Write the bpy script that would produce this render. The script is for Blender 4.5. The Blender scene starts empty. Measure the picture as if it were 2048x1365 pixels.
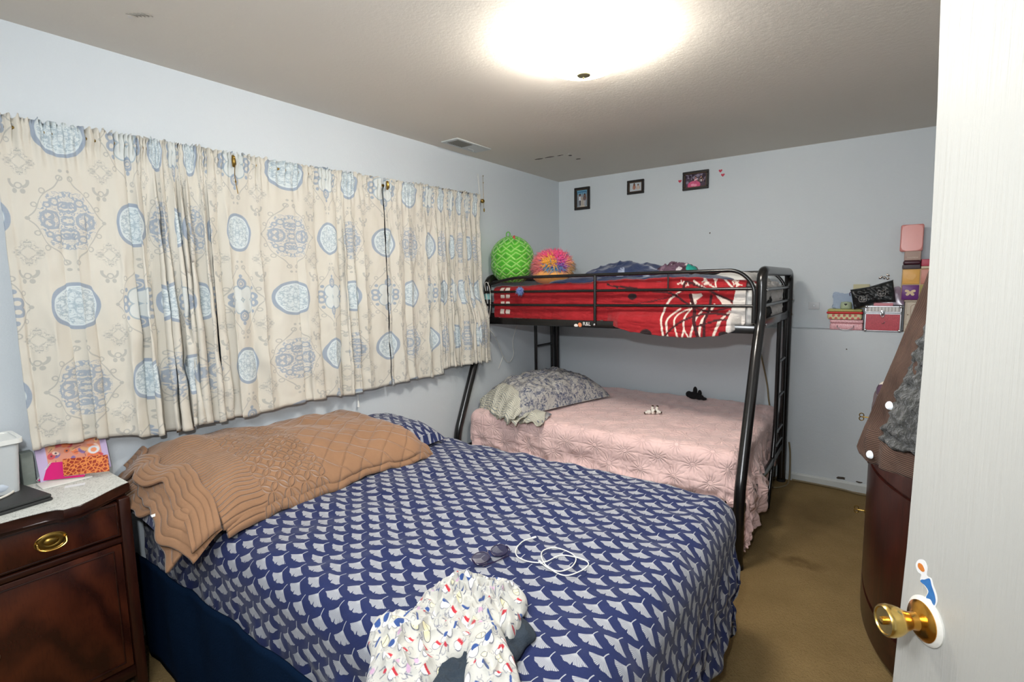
import bpy, bmesh, math, random
import numpy as np
from mathutils import Vector, Matrix
PI = math.pi
random.seed(7)
rng = np.random.RandomState(11)
SC = bpy.context.scene
COL = SC.collection

# ------------------------------------------------------------------ camera
def make_camera():
    f, yaw, pitch, roll = 1030.676, 0.622851, 0.111121, -0.0179612
    loc = Vector((2.63505, -4.50474, 1.55281))
    fw = Vector((-math.sin(yaw)*math.cos(pitch), math.cos(yaw)*math.cos(pitch), -math.sin(pitch)))
    r0 = Vector((math.cos(yaw), math.sin(yaw), 0)); u0 = r0.cross(fw)
    r = math.cos(roll)*r0+math.sin(roll)*u0; u = -math.sin(roll)*r0+math.cos(roll)*u0
    cd = bpy.data.cameras.new('camera'); cd.sensor_width = 36; cd.lens = f/2048*36
    cd.clip_start = .02
    o = bpy.data.objects.new('camera', cd); COL.objects.link(o)
    m = Matrix((r, u, -fw)).transposed().to_4x4(); m.translation = loc
    o.matrix_world = m; SC.camera = o
make_camera()
# ------------------------------------------------------------------ world, lights, exposure
SC.view_settings.view_transform = 'Standard'
SC.view_settings.look = 'None'
SC.view_settings.gamma = 1
SC.view_settings.use_curve_mapping = False
SC.view_settings.exposure = 0.2
W = bpy.data.worlds.new('world'); SC.world = W; W.use_nodes = True
W.node_tree.nodes['Background'].inputs[0].default_value = (.80, .87, 1, 1)
W.node_tree.nodes['Background'].inputs[1].default_value = 0.5
def lamp(name, kind, loc, energy, color, size=.1, target=None):
    l = bpy.data.lights.new(name, kind); l.energy = energy; l.color = color
    if kind == 'AREA': l.shape = 'DISK'; l.size = size
    elif kind in ('POINT', 'SPOT'): l.shadow_soft_size = size
    o = bpy.data.objects.new(name, l); COL.objects.link(o); o.location = loc
    if target is not None:
        o.rotation_euler = (Vector(target)-Vector(loc)).to_track_quat('-Z', 'Y').to_euler()
    return o
FLASH = lamp('camera_flash', 'SPOT', (2.52, -4.60, 1.82), 100, (.93, .97, 1.0), .03, (.55, -1.6, 1.45))
FLASH.data.spot_size = math.radians(140); FLASH.data.spot_blend = 1.0
# soft fill lamp added under the ceiling behind the camera to raise the ambient level
FILL = lamp('fill_light', 'AREA', (1.9, -4.70, 2.40), 34, (.93, .96, 1.0), .9, (1.3, -2.6, .6))

# ------------------------------------------------------------------ object helpers
WL = {}
def link(o, parent=None):
    COL.objects.link(o)
    if parent is not None: o.parent = parent
    return o
def thing(name, label, cat, loc=(0, 0, 0), group=None, rot=None):
    o = bpy.data.objects.new(name, None); COL.objects.link(o); o.empty_display_size = .05
    o.location = loc
    if rot: o.rotation_euler = rot
    o['label'] = label; o['category'] = cat
    if group: o['group'] = group
    WL[o.name] = Vector(loc) if not rot else Vector((0, 0, 0))
    return o
def tag(o, label, cat, group=None):
    o['label'] = label; o['category'] = cat
    if group: o['group'] = group
    return o
def struct(o):
    o['kind'] = 'structure'; return o
def finish(name, me, mat, parent=None, smooth=True, auto=None):
    """links a mesh; vertices are given in the parent's frame (world for unrotated parents)"""
    if mat is not None:
        for mm in (mat if isinstance(mat, (list, tuple)) else [mat]): me.materials.append(mm)
    off = None
    if parent is not None:
        off = WL.get(parent.name, Vector((0, 0, 0)))
    else:
        n = len(me.vertices)
        co = np.empty(n*3); me.vertices.foreach_get('co', co); co = co.reshape(-1, 3)
        off = Vector(((co[:, 0].min()+co[:, 0].max())/2, (co[:, 1].min()+co[:, 1].max())/2, co[:, 2].min()))
    me.transform(Matrix.Translation(-off))
    if smooth: me.polygons.foreach_set('use_smooth', [True]*len(me.polygons))
    if auto is not None:
        me.polygons.foreach_set('use_smooth', [True]*len(me.polygons))
        try: me.set_sharp_from_angle(angle=math.radians(auto))
        except Exception: pass
    o = bpy.data.objects.new(name, me)
    link(o, parent)
    if parent is None:
        o.location = off; WL[o.name] = off
    else:
        WL[o.name] = off
        if parent.parent is not None or WL.get(parent.name) is not None:
            pass
    me.update()
    return o
def from_bm(name, bm, mat, parent=None, smooth=False, auto=40):
    me = bpy.data.meshes.new(name); bmesh.ops.recalc_face_normals(bm, faces=bm.faces)
    bm.to_mesh(me); bm.free()
    return finish(name, me, mat, parent, smooth, auto)
def grid_mesh(name, X, Y, Z, mat, parent=None, uv=None, color=None, closed_u=False, cap=False, flip=False):
    """X,Y,Z arrays (nu,nv)"""
    nu, nv = X.shape
    co = np.stack([X, Y, Z], -1).reshape(-1, 3)
    iu = np.arange(nu if closed_u else nu-1); iv = np.arange(nv-1)
    A, B = np.meshgrid(iu, iv, indexing='ij'); A2 = (A+1) % nu
    q = np.stack([A*nv+B, A2*nv+B, A2*nv+B+1, A*nv+B+1], -1).reshape(-1, 4)
    if flip: q = q[:, ::-1]
    faces = q.tolist()
    me = bpy.data.meshes.new(name)
    me.vertices.add(len(co)); me.vertices.foreach_set('co', co.ravel())
    me.loops.add(q.size); me.loops.foreach_set('vertex_index', q.ravel())
    me.polygons.add(len(q)); me.polygons.foreach_set('loop_start', np.arange(0, q.size, 4))
    me.polygons.foreach_set('loop_total', np.full(len(q), 4)) if False else None
    me.update(calc_edges=True)
    me.validate()
    if uv is not None:
        l = me.uv_layers.new(name='UVMap')
        U = np.stack([uv[0], uv[1]], -1).reshape(-1, 2)[q.ravel()]
        l.data.foreach_set('uv', U.ravel())
    if color is not None:
        a = me.color_attributes.new('Col', 'FLOAT_COLOR', 'POINT')
        c = np.concatenate([color.reshape(-1, 3), np.ones((len(co), 1))], 1)
        a.data.foreach_set('color', c.ravel())
    return finish(name, me, mat, parent, True)
def box(bm, lo, hi, bev=0, seg=2, rot=None):
    lo = Vector(lo); hi = Vector(hi); c = (lo+hi)/2; s = hi-lo
    m = Matrix.Translation(c) @ (rot if rot else Matrix()) @ Matrix.Diagonal((abs(s.x), abs(s.y), abs(s.z), 1))
    r = bmesh.ops.create_cube(bm, size=1, matrix=m)
    if bev:
        es = list({e for v in r['verts'] for e in v.link_edges})
        bmesh.ops.bevel(bm, geom=es, offset=bev, segments=seg, affect='EDGES', profile=.5)
def boxobj(name, lo, hi, mat, parent=None, bev=.003, seg=2):
    bm = bmesh.new(); box(bm, lo, hi, bev, seg); return from_bm(name, bm, mat, parent)
def catmull(pts, n=8, closed=False):
    P = [Vector(p) for p in pts]; out = []
    N = len(P)
    rngi = range(N if closed else N-1)
    for i in rngi:
        if closed: a, b, c, d = P[i-1], P[i], P[(i+1) % N], P[(i+2) % N]
        else: a, b, c, d = P[max(i-1, 0)], P[i], P[i+1], P[min(i+2, N-1)]
        for k in range(n):
            t = k/n
            out.append(.5*((2*b)+(c-a)*t+(2*a-5*b+4*c-d)*t*t+(3*b-a-3*c+d)*t**3))
    if not closed: out.append(P[-1])
    return out
def roundpath(pts, r, n=5):
    """polyline with filleted corners"""
    P = [Vector(p) for p in pts]; out = [P[0]]
    for i in range(1, len(P)-1):
        a = (P[i-1]-P[i]); b = (P[i+1]-P[i]); la, lb = a.length, b.length
        rr = min(r, la*.48, lb*.48); A = P[i]+a/la*rr; B = P[i]+b/lb*rr
        for k in range(n+1):
            t = k/n; out.append((1-t)**2*A+2*t*(1-t)*P[i]+t*t*B)
    out.append(P[-1]); return out
def tube(bm, pts, r, seg=10, closed=False, caps=True):
    P = [Vector(p) for p in pts]; n = len(P); rings = []
    up = Vector((0, 0, 1)); prev = None
    for i in range(n):
        a = P[i-1] if (i > 0 or closed) else P[i]; b = P[(i+1) % n] if (i < n-1 or closed) else P[i]
        t = (b-a)
        if t.length < 1e-9: t = Vector((0, 0, 1))
        t.normalize()
        if prev is None:
            x = t.orthogonal().normalized()
        else:
            x = prev - t*prev.dot(t)
            if x.length < 1e-6: x = t.orthogonal()
            x.normalize()
        prev = x; y = t.cross(x)
        rr = r[i] if hasattr(r, '__len__') else r
        rings.append([bm.verts.new(P[i]+(x*math.cos(2*PI*k/seg)+y*math.sin(2*PI*k/seg))*rr) for k in range(seg)])
    for i in range(n if closed else n-1):
        A, B = rings[i], rings[(i+1) % n]
        for k in range(seg):
            bm.faces.new((A[k], A[(k+1) % seg], B[(k+1) % seg], B[k]))
    if caps and not closed:
        bm.faces.new(rings[0]); bm.faces.new(rings[-1])
def tubeobj(name, pts, r, mat, parent=None, seg=10, closed=False):
    bm = bmesh.new(); tube(bm, pts, r, seg, closed); return from_bm(name, bm, mat, parent, auto=50)
def lathe(bm, prof, c=(0, 0, 0), seg=32, mat=None, sx=1, sy=1):
    """prof: list of (r,z)"""
    M = mat or Matrix(); rings = []
    for r, z in prof:
        if r < 1e-6: rings.append([bm.verts.new(M @ Vector((c[0], c[1], c[2]+z)))])
        else: rings.append([bm.verts.new(M @ Vector((c[0]+sx*r*math.cos(2*PI*k/seg), c[1]+sy*r*math.sin(2*PI*k/seg), c[2]+z))) for k in range(seg)])
    for A, B in zip(rings, rings[1:]):
        if len(A) == 1 and len(B) == 1: continue
        for k in range(seg):
            k2 = (k+1) % seg
            if len(A) == 1: bm.faces.new((A[0], B[k2], B[k]))
            elif len(B) == 1: bm.faces.new((A[k], A[k2], B[0]))
            else: bm.faces.new((A[k], A[k2], B[k2], B[k]))
def prism(bm, poly, z0, z1, M=None, bev=0):
    """polygon (x,y) extruded z0..z1 in frame M"""
    M = M or Matrix()
    a = [bm.verts.new(M @ Vector((x, y, z0))) for x, y in poly]; b = [bm.verts.new(M @ Vector((x, y, z1))) for x, y in poly]
    n = len(poly); fs = [bm.faces.new(a[::-1]), bm.faces.new(b)]
    for i in range(n): bm.faces.new((a[i], a[(i+1) % n], b[(i+1) % n], b[i]))
    if bev:
        es = [e for f in fs for e in f.edges]
        bmesh.ops.bevel(bm, geom=es, offset=bev, segments=2, affect='EDGES', profile=.5)
def ellipsoid(bm, c, r, seg=24, rings=14, rot=None):
    m = Matrix.Translation(Vector(c)) @ (rot if rot else Matrix()) @ Matrix.Diagonal((r[0], r[1], r[2], 1))
    bmesh.ops.create_uvsphere(bm, u_segments=seg, v_segments=rings, radius=1, matrix=m)

class Noise:
    """smooth fractal noise as sums of random plane waves"""
    def __init__(s, seed, scale, octaves=4, n=9, dims=2, gain=.5):
        r = np.random.RandomState(seed); s.w = []
        for o in range(octaves):
            for k in range(n):
                d = r.normal(size=dims); d /= np.linalg.norm(d)
                s.w.append((d*(2*PI/scale)*(2**o)*r.uniform(.7, 1.35), r.uniform(0, 2*PI), gain**o/math.sqrt(n)))
    def __call__(s, *c):
        out = 0
        for d, p, a in s.w: out = out+a*np.sin(sum(d[i]*c[i] for i in range(len(d)))+p)
        return out
def ss(a, b, x):
    t = np.clip((x-a)/(b-a), 0, 1); return t*t*(3-2*t)

# ------------------------------------------------------------------ shader graph helpers
def lin(c):
    """sRGB 0-255 to linear"""
    return tuple(((v/255)/12.92 if v/255 <= .04045 else (((v/255)+.055)/1.055)**2.4) for v in c)
class G:
    def __init__(s, name, rough=.7, metal=0, spec=None, sheen=0):
        m = bpy.data.materials.new(name); m.use_nodes = True; s.m = m; s.nt = m.node_tree
        s.b = s.nt.nodes['Principled BSDF']
        s.b.inputs['Roughness'].default_value = rough; s.b.inputs['Metallic'].default_value = metal
        if spec is not None: s.b.inputs['Specular IOR Level'].default_value = spec
        if sheen:
            s.b.inputs['Sheen Weight'].default_value = sheen; s.b.inputs['Sheen Roughness'].default_value = .4
    def node(s, t, **k):
        n = s.nt.nodes.new(t)
        for a, v in k.items(): setattr(n, a, v)
        return n
    def put(s, sock, v):
        if isinstance(v, E): s.nt.links.new(v.s, sock)
        elif isinstance(v, (tuple, list)): sock.default_value = tuple(v)+((1,) if len(v) == 3 and len(sock.default_value) == 4 else ())
        else: sock.default_value = v
    def uv(s):
        n = s.node('ShaderNodeTexCoord'); return E(s, n.outputs['UV'])
    def obj(s):
        n = s.node('ShaderNodeTexCoord'); return E(s, n.outputs['Object'])
    def geo(s):
        n = s.node('ShaderNodeNewGeometry'); return E(s, n.outputs['Position'])
    def sep(s, v):
        n = s.node('ShaderNodeSeparateXYZ'); s.put(n.inputs[0], v); return [E(s, n.outputs[i]) for i in range(3)]
    def vec(s, x, y, z=0):
        n = s.node('ShaderNodeCombineXYZ')
        for i, v in enumerate((x, y, z)): s.put(n.inputs[i], v)
        return E(s, n.outputs[0])
    def noise(s, v, scale, detail=3, rough=.5, dist=0):
        n = s.node('ShaderNodeTexNoise'); s.put(n.inputs['Vector'], v)
        n.inputs['Scale'].default_value = scale; n.inputs['Detail'].default_value = detail
        n.inputs['Roughness'].default_value = rough; n.inputs['Distortion'].default_value = dist
        return E(s, n.outputs[0])
    def voro(s, v, scale, feature='F1', rnd=1, out=0):
        n = s.node('ShaderNodeTexVoronoi', feature=feature); s.put(n.inputs['Vector'], v)
        n.inputs['Scale'].default_value = scale; n.inputs['Randomness'].default_value = rnd
        return E(s, n.outputs[out])
    def mix(s, a, b, f):
        n = s.node('ShaderNodeMix', data_type='RGBA'); s.put(n.inputs[0], f)
        s.put(n.inputs[6], a); s.put(n.inputs[7], b); return E(s, n.outputs[2])
    def attr(s, name='Col'):
        n = s.node('ShaderNodeVertexColor', layer_name=name); return E(s, n.outputs[0])
    def color(s, c): s.put(s.b.inputs['Base Color'], c)
    def rough(s, c): s.put(s.b.inputs['Roughness'], c)
    def bump(s, h, dist=.002, strength=1):
        n = s.node('ShaderNodeBump'); s.put(n.inputs['Height'], h)
        n.inputs['Distance'].default_value = dist; n.inputs['Strength'].default_value = strength
        s.nt.links.new(n.outputs[0], s.b.inputs['Normal'])
class E:
    def __init__(s, g, sock): s.g = g; s.s = sock
    def op(s, o, b=None, c=None, clamp=False):
        n = s.g.node('ShaderNodeMath', operation=o, use_clamp=clamp); s.g.put(n.inputs[0], s)
        if b is not None: s.g.put(n.inputs[1], b)
        if c is not None: s.g.put(n.inputs[2], c)
        return E(s.g, n.outputs[0])
    def __add__(s, b): return s.op('ADD', b)
    __radd__ = __add__
    def __sub__(s, b): return s.op('SUBTRACT', b)
    def __rsub__(s, b): return (s*-1)+b
    def __mul__(s, b): return s.op('MULTIPLY', b)
    __rmul__ = __mul__
    def __truediv__(s, b): return s.op('DIVIDE', b)
    def __neg__(s): return s*-1
    def abs(s): return s.op('ABSOLUTE')
    def sin(s): return s.op('SINE')
    def cos(s): return s.op('COSINE')
    def sqrt(s): return s.op('SQRT')
    def floor(s): return s.op('FLOOR')
    def fract(s): return s.op('FRACT')
    def mod(s, b): return s.op('FLOORED_MODULO', b)
    def atan2(s, b): return s.op('ARCTAN2', b)
    def pingpong(s, b): return s.op('PINGPONG', b)
    def min(s, b): return s.op('MINIMUM', b)
    def max(s, b): return s.op('MAXIMUM', b)
    def clamp(s): return s.op('ADD', 0.0, clamp=True)
    def lt(s, b, w=.002):
        """soft 1 where s<b"""
        return ((s*-1)+b).op('DIVIDE', w, clamp=False).op('ADD', .5, clamp=True) if not isinstance(b, E) else ((b-s)/w).op('ADD', .5, clamp=True)
    def gt(s, b, w=.002): return ((s-b)/w).op('ADD', .5, clamp=True)
def hyp(a, b): return (a*a+b*b).sqrt()

def plain(name, c, rough=.6, metal=0, var=.0, scale=20, bump=0, bscale=200, spec=None, sheen=0):
    g = G(name, rough, metal, spec, sheen); c = lin(c)
    if var:
        n = g.noise(g.obj(), scale, 3)
        g.color(g.mix(tuple(v*(1-var) for v in c), tuple(min(1, v*(1+var)) for v in c), n))
    else: g.color(c)
    if bump: g.bump(g.noise(g.obj(), bscale, 2), bump)
    return g.m
def vcol(name, rough=.8, bump=0, bscale=300, spec=None, sheen=0):
    g = G(name, rough, 0, spec, sheen); g.color(g.attr())
    if bump: g.bump(g.noise(g.obj(), bscale, 3), bump)
    return g.m
def emis(name, c, st):
    g = G(name, .3); g.color((.9, .9, .9)); g.b.inputs['Emission Color'].default_value = (*c, 1)
    g.b.inputs['Emission Strength'].default_value = st; return g.m

# --- wall paint, carpet, ceiling
def m_wall():
    g = G('wall_paint', .55); p = g.geo()
    n = g.noise(p, 1.1, 3); g.color(g.mix(lin((199, 207, 212)), lin((208, 214, 218)), n))
    g.bump(g.noise(p, 130, 3, .6)*.6+g.noise(p, 28, 2)*.5, .0022, .6); return g.m
def m_ceiling():
    g = G('ceiling_paint', .8); p = g.geo()
    g.color(g.mix(lin((216, 209, 198)), lin((222, 216, 206)), g.noise(p, 1.5, 3)))
    v = g.voro(p, 48, 'SMOOTH_F1'); g.bump(g.noise(p, 90, 4, .65)+v*-.6, .0013, .6); return g.m
def m_carpet():
    g = G('carpet_pile', .95, spec=.1); p = g.geo(); x, y, z = g.sep(p)
    base = g.mix(lin((132, 110, 72)), lin((166, 140, 96)), g.noise(p, 5, 5, .65))
    fine = g.noise(p, 130, 4, .75)
    base = g.mix(base, lin((96, 74, 46)), (fine-.52).op('MULTIPLY', 3.2, clamp=True)*.75)
    # worn stain near the wall corridor
    d = hyp((x-2.33+(g.noise(p, 9, 3)-.5)*.22)*1.0, (y+1.42+(g.noise(g.vec(y, x, 3), 7, 3)-.5)*.35)*2.2)
    base = g.mix(base, lin((84, 62, 34)), d.lt(.09, .16)*.6)
    d2 = hyp(x-2.22+(g.noise(p, 8, 3)-.5)*.3, y+.7+(g.noise(p, 6, 3)-.5)*.3)
    base = g.mix(base, lin((98, 78, 50)), d2.lt(.25, .3)*.5)
    g.color(base); g.bump(fine+g.noise(p, 60, 3)*.6, .010, 1); return g.m
M_WALL = m_wall(); M_CEIL = m_ceiling(); M_CARPET = m_carpet()
M_TRIM = plain('trim_paint', (196, 200, 198), .45, var=.05)
M_BLACK = plain('black_enamel', (20, 19, 19), .22, spec=.6)
M_BLACKM = plain('black_matt', (24, 24, 26), .6)
M_BRASS = plain('polished_brass', (214, 172, 92), .22, 1, var=.12, scale=30)
M_BRASSD = plain('aged_brass', (150, 122, 62), .35, 1, var=.3, scale=60)
M_CHROME = plain('bright_aluminium', (205, 205, 208), .25, 1)
M_WHITEP = plain('white_plastic', (228, 228, 224), .4)
M_CORDW = plain('white_cable', (226, 224, 214), .45)
M_CORDB = plain('beige_cable', (126, 112, 84), .6)
M_WHITEF = plain('white_cotton', (222, 220, 216), .9, var=.03, bump=.001, bscale=150)

def m_curtain():
    g = G('curtain_print', .88, spec=.2, sheen=.2); x, y, _ = g.sep(g.uv())
    P_ = .27; R_ = .65
    wob = g.noise(g.vec(x, y), 14, 2)
    def cell(dx, dy, px, py):
        a = ((x-dx)/px+.5).fract()-.5; b = ((y-dy)/py+.5).fract()-.5
        return a*px, b*py
    base = g.mix(lin((212, 208, 197)), lin((196, 191, 178)), g.noise(g.vec(x*1.0, y*.6), 3, 3))
    # slub weave
    sl = g.noise(g.vec(x*.15, y*4), 160, 2)*.5+g.noise(g.vec(x*4, y*.15), 160, 2)*.5
    blue = lin((134, 150, 170)); grey = lin((150, 152, 150)); pale = lin((204, 214, 216)); mid = lin((146, 164, 176))
    def fil(ax, ay, sc, w=.030): return (g.noise(g.vec(ax, ay, 3), sc, 2, .5, .9)-.5).abs().lt(w, .02)
    def ring(cx, cy):
        d = hyp(cx, cy)+(wob-.5)*.008; an = cy.atan2(cx)
        inside = d.lt(.079); rim = d.lt(.091)*d.gt(.077)
        pet = (an*8).sin(); pet2 = (an*4).cos()
        orn = (hyp(cx+0, cy+0)-(.052+pet*.007)).abs().lt(.0035)+(d-(.024+pet2*.009)).abs().lt(.0035)+d.lt(.008)
        sp = g.voro(g.vec(cx, cy), 95).lt(.32, .1)*d.lt(.072)
        return inside, rim, (orn*.7+fil(cx.abs(), cy.abs(), 62, .035)).clamp()*d.lt(.071)
    def damask(cx, cy, s):
        """mirrored scrollwork medallion"""
        ax = cx.abs(); ay = cy.abs(); d = hyp(cx, cy*.92)
        env = d.lt(.104*s, .01)*d.gt(.01)
        an = ay.atan2(ax)
        r1 = hyp(ax-.062*s, cy); s1 = (r1-.032*s).abs().lt(.0045)+(hyp(ax-.066*s, ay-.014*s)-.014*s).abs().lt(.0035)
        r2 = hyp(cx, ay-.062*s); s2 = (hyp(ax-.013*s, ay-.052*s)-.018*s).abs().lt(.0035)+(hyp(ax-.010*s, ay-.056*s)-.007*s).abs().lt(.003)
        r3 = (hyp(ax-.043*s, ay-.070*s)-.013*s).abs().lt(.0035)+(hyp(ax-.066*s, ay-.056*s)-.009*s).abs().lt(.003)
        lobes = ((d-(.100*s+(an*14).sin()*.007)).abs()).lt(.0035)*.8
        c = ((hyp(cx, cy)-(.016+(an*8).sin()*.004)*s).abs()).lt(.003)
        br = g.noise(g.vec(ax, ay), 120, 1).gt(.42, .1)
        return ((s1+s2+r3+c+fil(ax, ay, 48, .03)*.9+g.noise(g.vec(ax, ay, 9), 60, 1).gt(.60, .03)).clamp()*(d+(an*10).sin()*.004).lt(.106*s, .004))
    def vine(cx, cy):
        ax = cx.abs(); ay = cy.abs()
        w = ((ax*70).sin()+(ay*62).sin())*.004
        ln = (ax*1.12+ay*.82-(.150)+w).abs().lt(.003)*ax.lt(.125)*ay.lt(.165)
        curl = (hyp(ax-.075, ay-.105)-.009).abs().lt(.002)+(hyp(ax-.106, ay-.052)-.008).abs().lt(.002)+(hyp(ax-.018, ay-.158)-.009).abs().lt(.0025)
        bud = hyp(ax-.128, ay).lt(.007)+hyp(ax-.012, ay-.185).lt(.006)
        return (ln+curl+bud).clamp()
    def diamond(cx, cy):
        ax = cx.abs(); ay = cy.abs(); an = cy.atan2(cx)
        t = ax+ay
        e = (t-.040+(an*12).sin()*.004).abs().lt(.009, .006)
        br = g.voro(g.vec(cx, cy), 150).lt(.42, .15)
        return (e*br+(hyp(ax-.03, ay)-.008).abs().lt(.003)*.8+(t-.05+(an*8).cos()*.008).abs().lt(.003)*.5).clamp()
    def bird(cx, cy):
        ax = cx.abs()
        wing = (hyp(ax-.006, cy-.02)-.027).abs().lt(.006)*ax.gt(.014)*cy.lt(.028)
        feet = hyp(ax-.014, (cy+.024)*.8).lt(.009)
        head = (hyp(cx, cy)-.012).abs().lt(.003)
        return (wing+feet+head).clamp()
    A0, B0 = (0, 0), (P_, 0)
    col = base
    # rings: column A on even rows, column B on odd rows
    for dx, dy in ((0, 0), (P_, R_/2)):
        cx, cy = cell(dx, dy, 2*P_, R_); i, r, o = ring(cx, cy)
        col = g.mix(col, pale, i*.9); col = g.mix(col, mid, o*.75); col = g.mix(col, blue, r*.85)
    cx, cy = cell(0, R_/2, 2*P_, R_)
    col = g.mix(col, blue, damask(cx, cy, .98)*.75); col = g.mix(col, grey, vine(cx, cy)*.6)
    cx, cy = cell(P_, 0, 2*P_, R_)
    ax = cx.abs(); ay = cy.abs()
    q = ax.max(ay*1.0)
    heart = hyp(ax-.030, ay-.030).lt(.036)
    col = g.mix(col, pale, heart*.6)
    col = g.mix(col, mid, (hyp(ax-.030, ay-.030)-.036).abs().lt(.003)*.8)
    col = g.mix(col, blue, ((hyp(cx, ay-.078)-.022).abs().lt(.006)+(hyp(cx, ay-.078)-.010).abs().lt(.003)+(hyp(ax-.082, ay-.016)-.015).abs().lt(.006)+hyp(cx, ay-.115).lt(.009)+hyp(ax-.075, ay-.058).lt(.009)).clamp()*.8)
    col = g.mix(col, grey, vine(cx, cy)*.6)
    # diamonds and little birds between the columns, one row apart
    for dx in (P_*.5,):
        cx, cy = cell(dx, -.125, P_, R_/2); col = g.mix(col, grey, ((fil(cx.abs(), cy.abs(), 90, .05)*(cx.abs()+cy.abs()).lt(.050, .006)*(cx.abs()+cy.abs()).gt(.022, .006))+diamond(cx, cy)*.4).clamp()*.62)
        cx, cy = cell(dx-.008, -.21, P_, R_/2); col = g.mix(col, grey, bird(cx*1.25, cy*1.25)*.6)
    col = g.mix(col, base, (sl-.45).op('MULTIPLY', 1.2, clamp=True)*.6)
    g.color(col); g.bump(sl, .0008, .6)
    g.b.inputs['Subsurface Weight'].default_value = .0
    return g.m

def ginkgo_color(g, x, y, basec, leafc):
    px, py = .104, .079
    col = basec
    for ox, oy in ((0, 0), (px/2, py/2)):
        a0 = (x-ox)/px; b0 = (y-oy)/py
        ia = a0.floor(); ib = b0.floor()
        j = ((ia*12.9+ib*78.2+ox*50).sin()*43.7).fract()   # per-leaf variation
        a = (a0.fract()-.5)*px; b = (b0.fract()-.5)*py
        tl = (j-.5)*.34-.02
        ca = a*tl.cos()-b*tl.sin(); cb = a*tl.sin()+b*tl.cos()
        # apex of the fan at (0,.024), opening downwards
        fx = ca; fy = .0175-cb
        r = hyp(fx, fy); an = fx.atan2(fy)
        edge = .0345+an*an*.0060+an*.0025+(an*11+j*6).sin()*.0011-((an-.08).abs().lt(.05, .07)*.008)
        fan = r.lt(edge, .0012)*(an.abs()-(r*4)).lt(.90, .04)*r.gt(.0015)
        ray = ((an*52).sin().gt(.35, .5)*r.gt(.010, .01)*.62)
        notch = g.noise(g.vec(an*9, r*30+j*20), 1.0, 2).gt(.66, .03)*r.gt(.035, .005)*.8
        stem = (fx-(fy*fy*6)+fy*-.35-0).abs()
        st = ((fx-fy*fy*9).abs().lt(.0013, .0008))*fy.lt(.004)*fy.gt(-.019)
        m = (fan*(1-ray)*(1-notch)+st).clamp()
        col = g.mix(col, leafc, m)
    return col
def m_duvet():
    g = G('ginkgo_cotton', .85, spec=.2, sheen=.15); x, y, _ = g.sep(g.uv())
    base = g.mix(lin((29, 38, 76)), lin((37, 46, 88)), g.noise(g.vec(x, y), 5, 3))
    g.color(ginkgo_color(g, x, y, base, lin((168, 170, 174))))
    g.bump(g.noise(g.vec(x, y), 500, 2)*.5+g.noise(g.vec(x, y), 22, 3), .0035, .5); return g.m
M_CURTAIN = m_curtain(); M_DUVET = m_duvet()

def m_pinkquilt():
    g = G('pink_quilted_cotton', .9, spec=.15, sheen=.3); x, y, _ = g.sep(g.uv())
    g.color(g.mix(lin((232, 196, 192)), lin((240, 208, 203)), g.noise(g.vec(x, y), 4, 3)))
    h = None
    for ox, oy in ((0, 0), (.5, .5)):
        P_ = .21
        ua = x/P_+ox; vb = y/(P_*.9)+oy
        a = (ua.fract()-.5)*P_; b = (vb.fract()-.5)*P_*.9
        r = hyp(a, b); an = b.atan2(a)
        pet = (an*7+(g.noise(g.vec(x, y), 12, 2)-.5)*3).sin().abs()                       # twelve petals
        body = pet.op('POWER', .45)*r.lt(.098, .02)*r.gt(.016, .004)+r.lt(.013, .005)
        h = body if h is None else h.max(body)
    ech = (g.noise(g.vec(x, y), 9, 2)*60).sin()*.12
    g.bump(h+ech, .0055, .8); return g.m
def m_brownquilt(kind):
    g = G('tan_quilt_'+kind, .92, spec=.15, sheen=.25); x, y, _ = g.sep(g.uv())
    g.color(g.mix(lin((138, 104, 78)), lin((154, 118, 90)), g.noise(g.vec(x, y), 6, 4)))
    if kind == 'channels':
        h = ((x/.021).fract()-.5).abs()*2; h = (1-h*h*h)
        g.bump(h+g.noise(g.vec(x, y), 60, 3)*.5, .0035, 1)
    else:
        # u along the bed width: diamonds towards +u, interlocking rings, then channels
        P_ = .125
        s1 = ((x+y)/P_).fract(); s2 = ((x-y)/P_).fract()
        dia = (((s1-.5).abs()*2).op('POWER', 8)).max(((s2-.5).abs()*2).op('POWER', 8))
        P2 = .075
        def rg(ox, oy):
            a = ((x/P2+ox).fract()-.5)*P2; b = ((y/P2+oy).fract()-.5)*P2
            return (hyp(a, b)-P2*.5).abs().lt(.003, .004)
        circ = rg(0, 0).max(rg(.5, .5))
        ch = (((y/.02).fract()-.5).abs()*2).op('POWER', 6)
        w1 = x.gt(.60+0*1, .01); w0 = x.gt(.30, .01)
        h = 1-(dia*w1+circ*(w0-w1)+ch*(1-w0))
        g.bump(h+g.noise(g.vec(x, y), 55, 3)*.30, .0055, 1)
    return g.m
M_PINKQ = m_pinkquilt(); M_BQ = m_brownquilt('diamonds'); M_BQC = m_brownquilt('channels')

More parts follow.
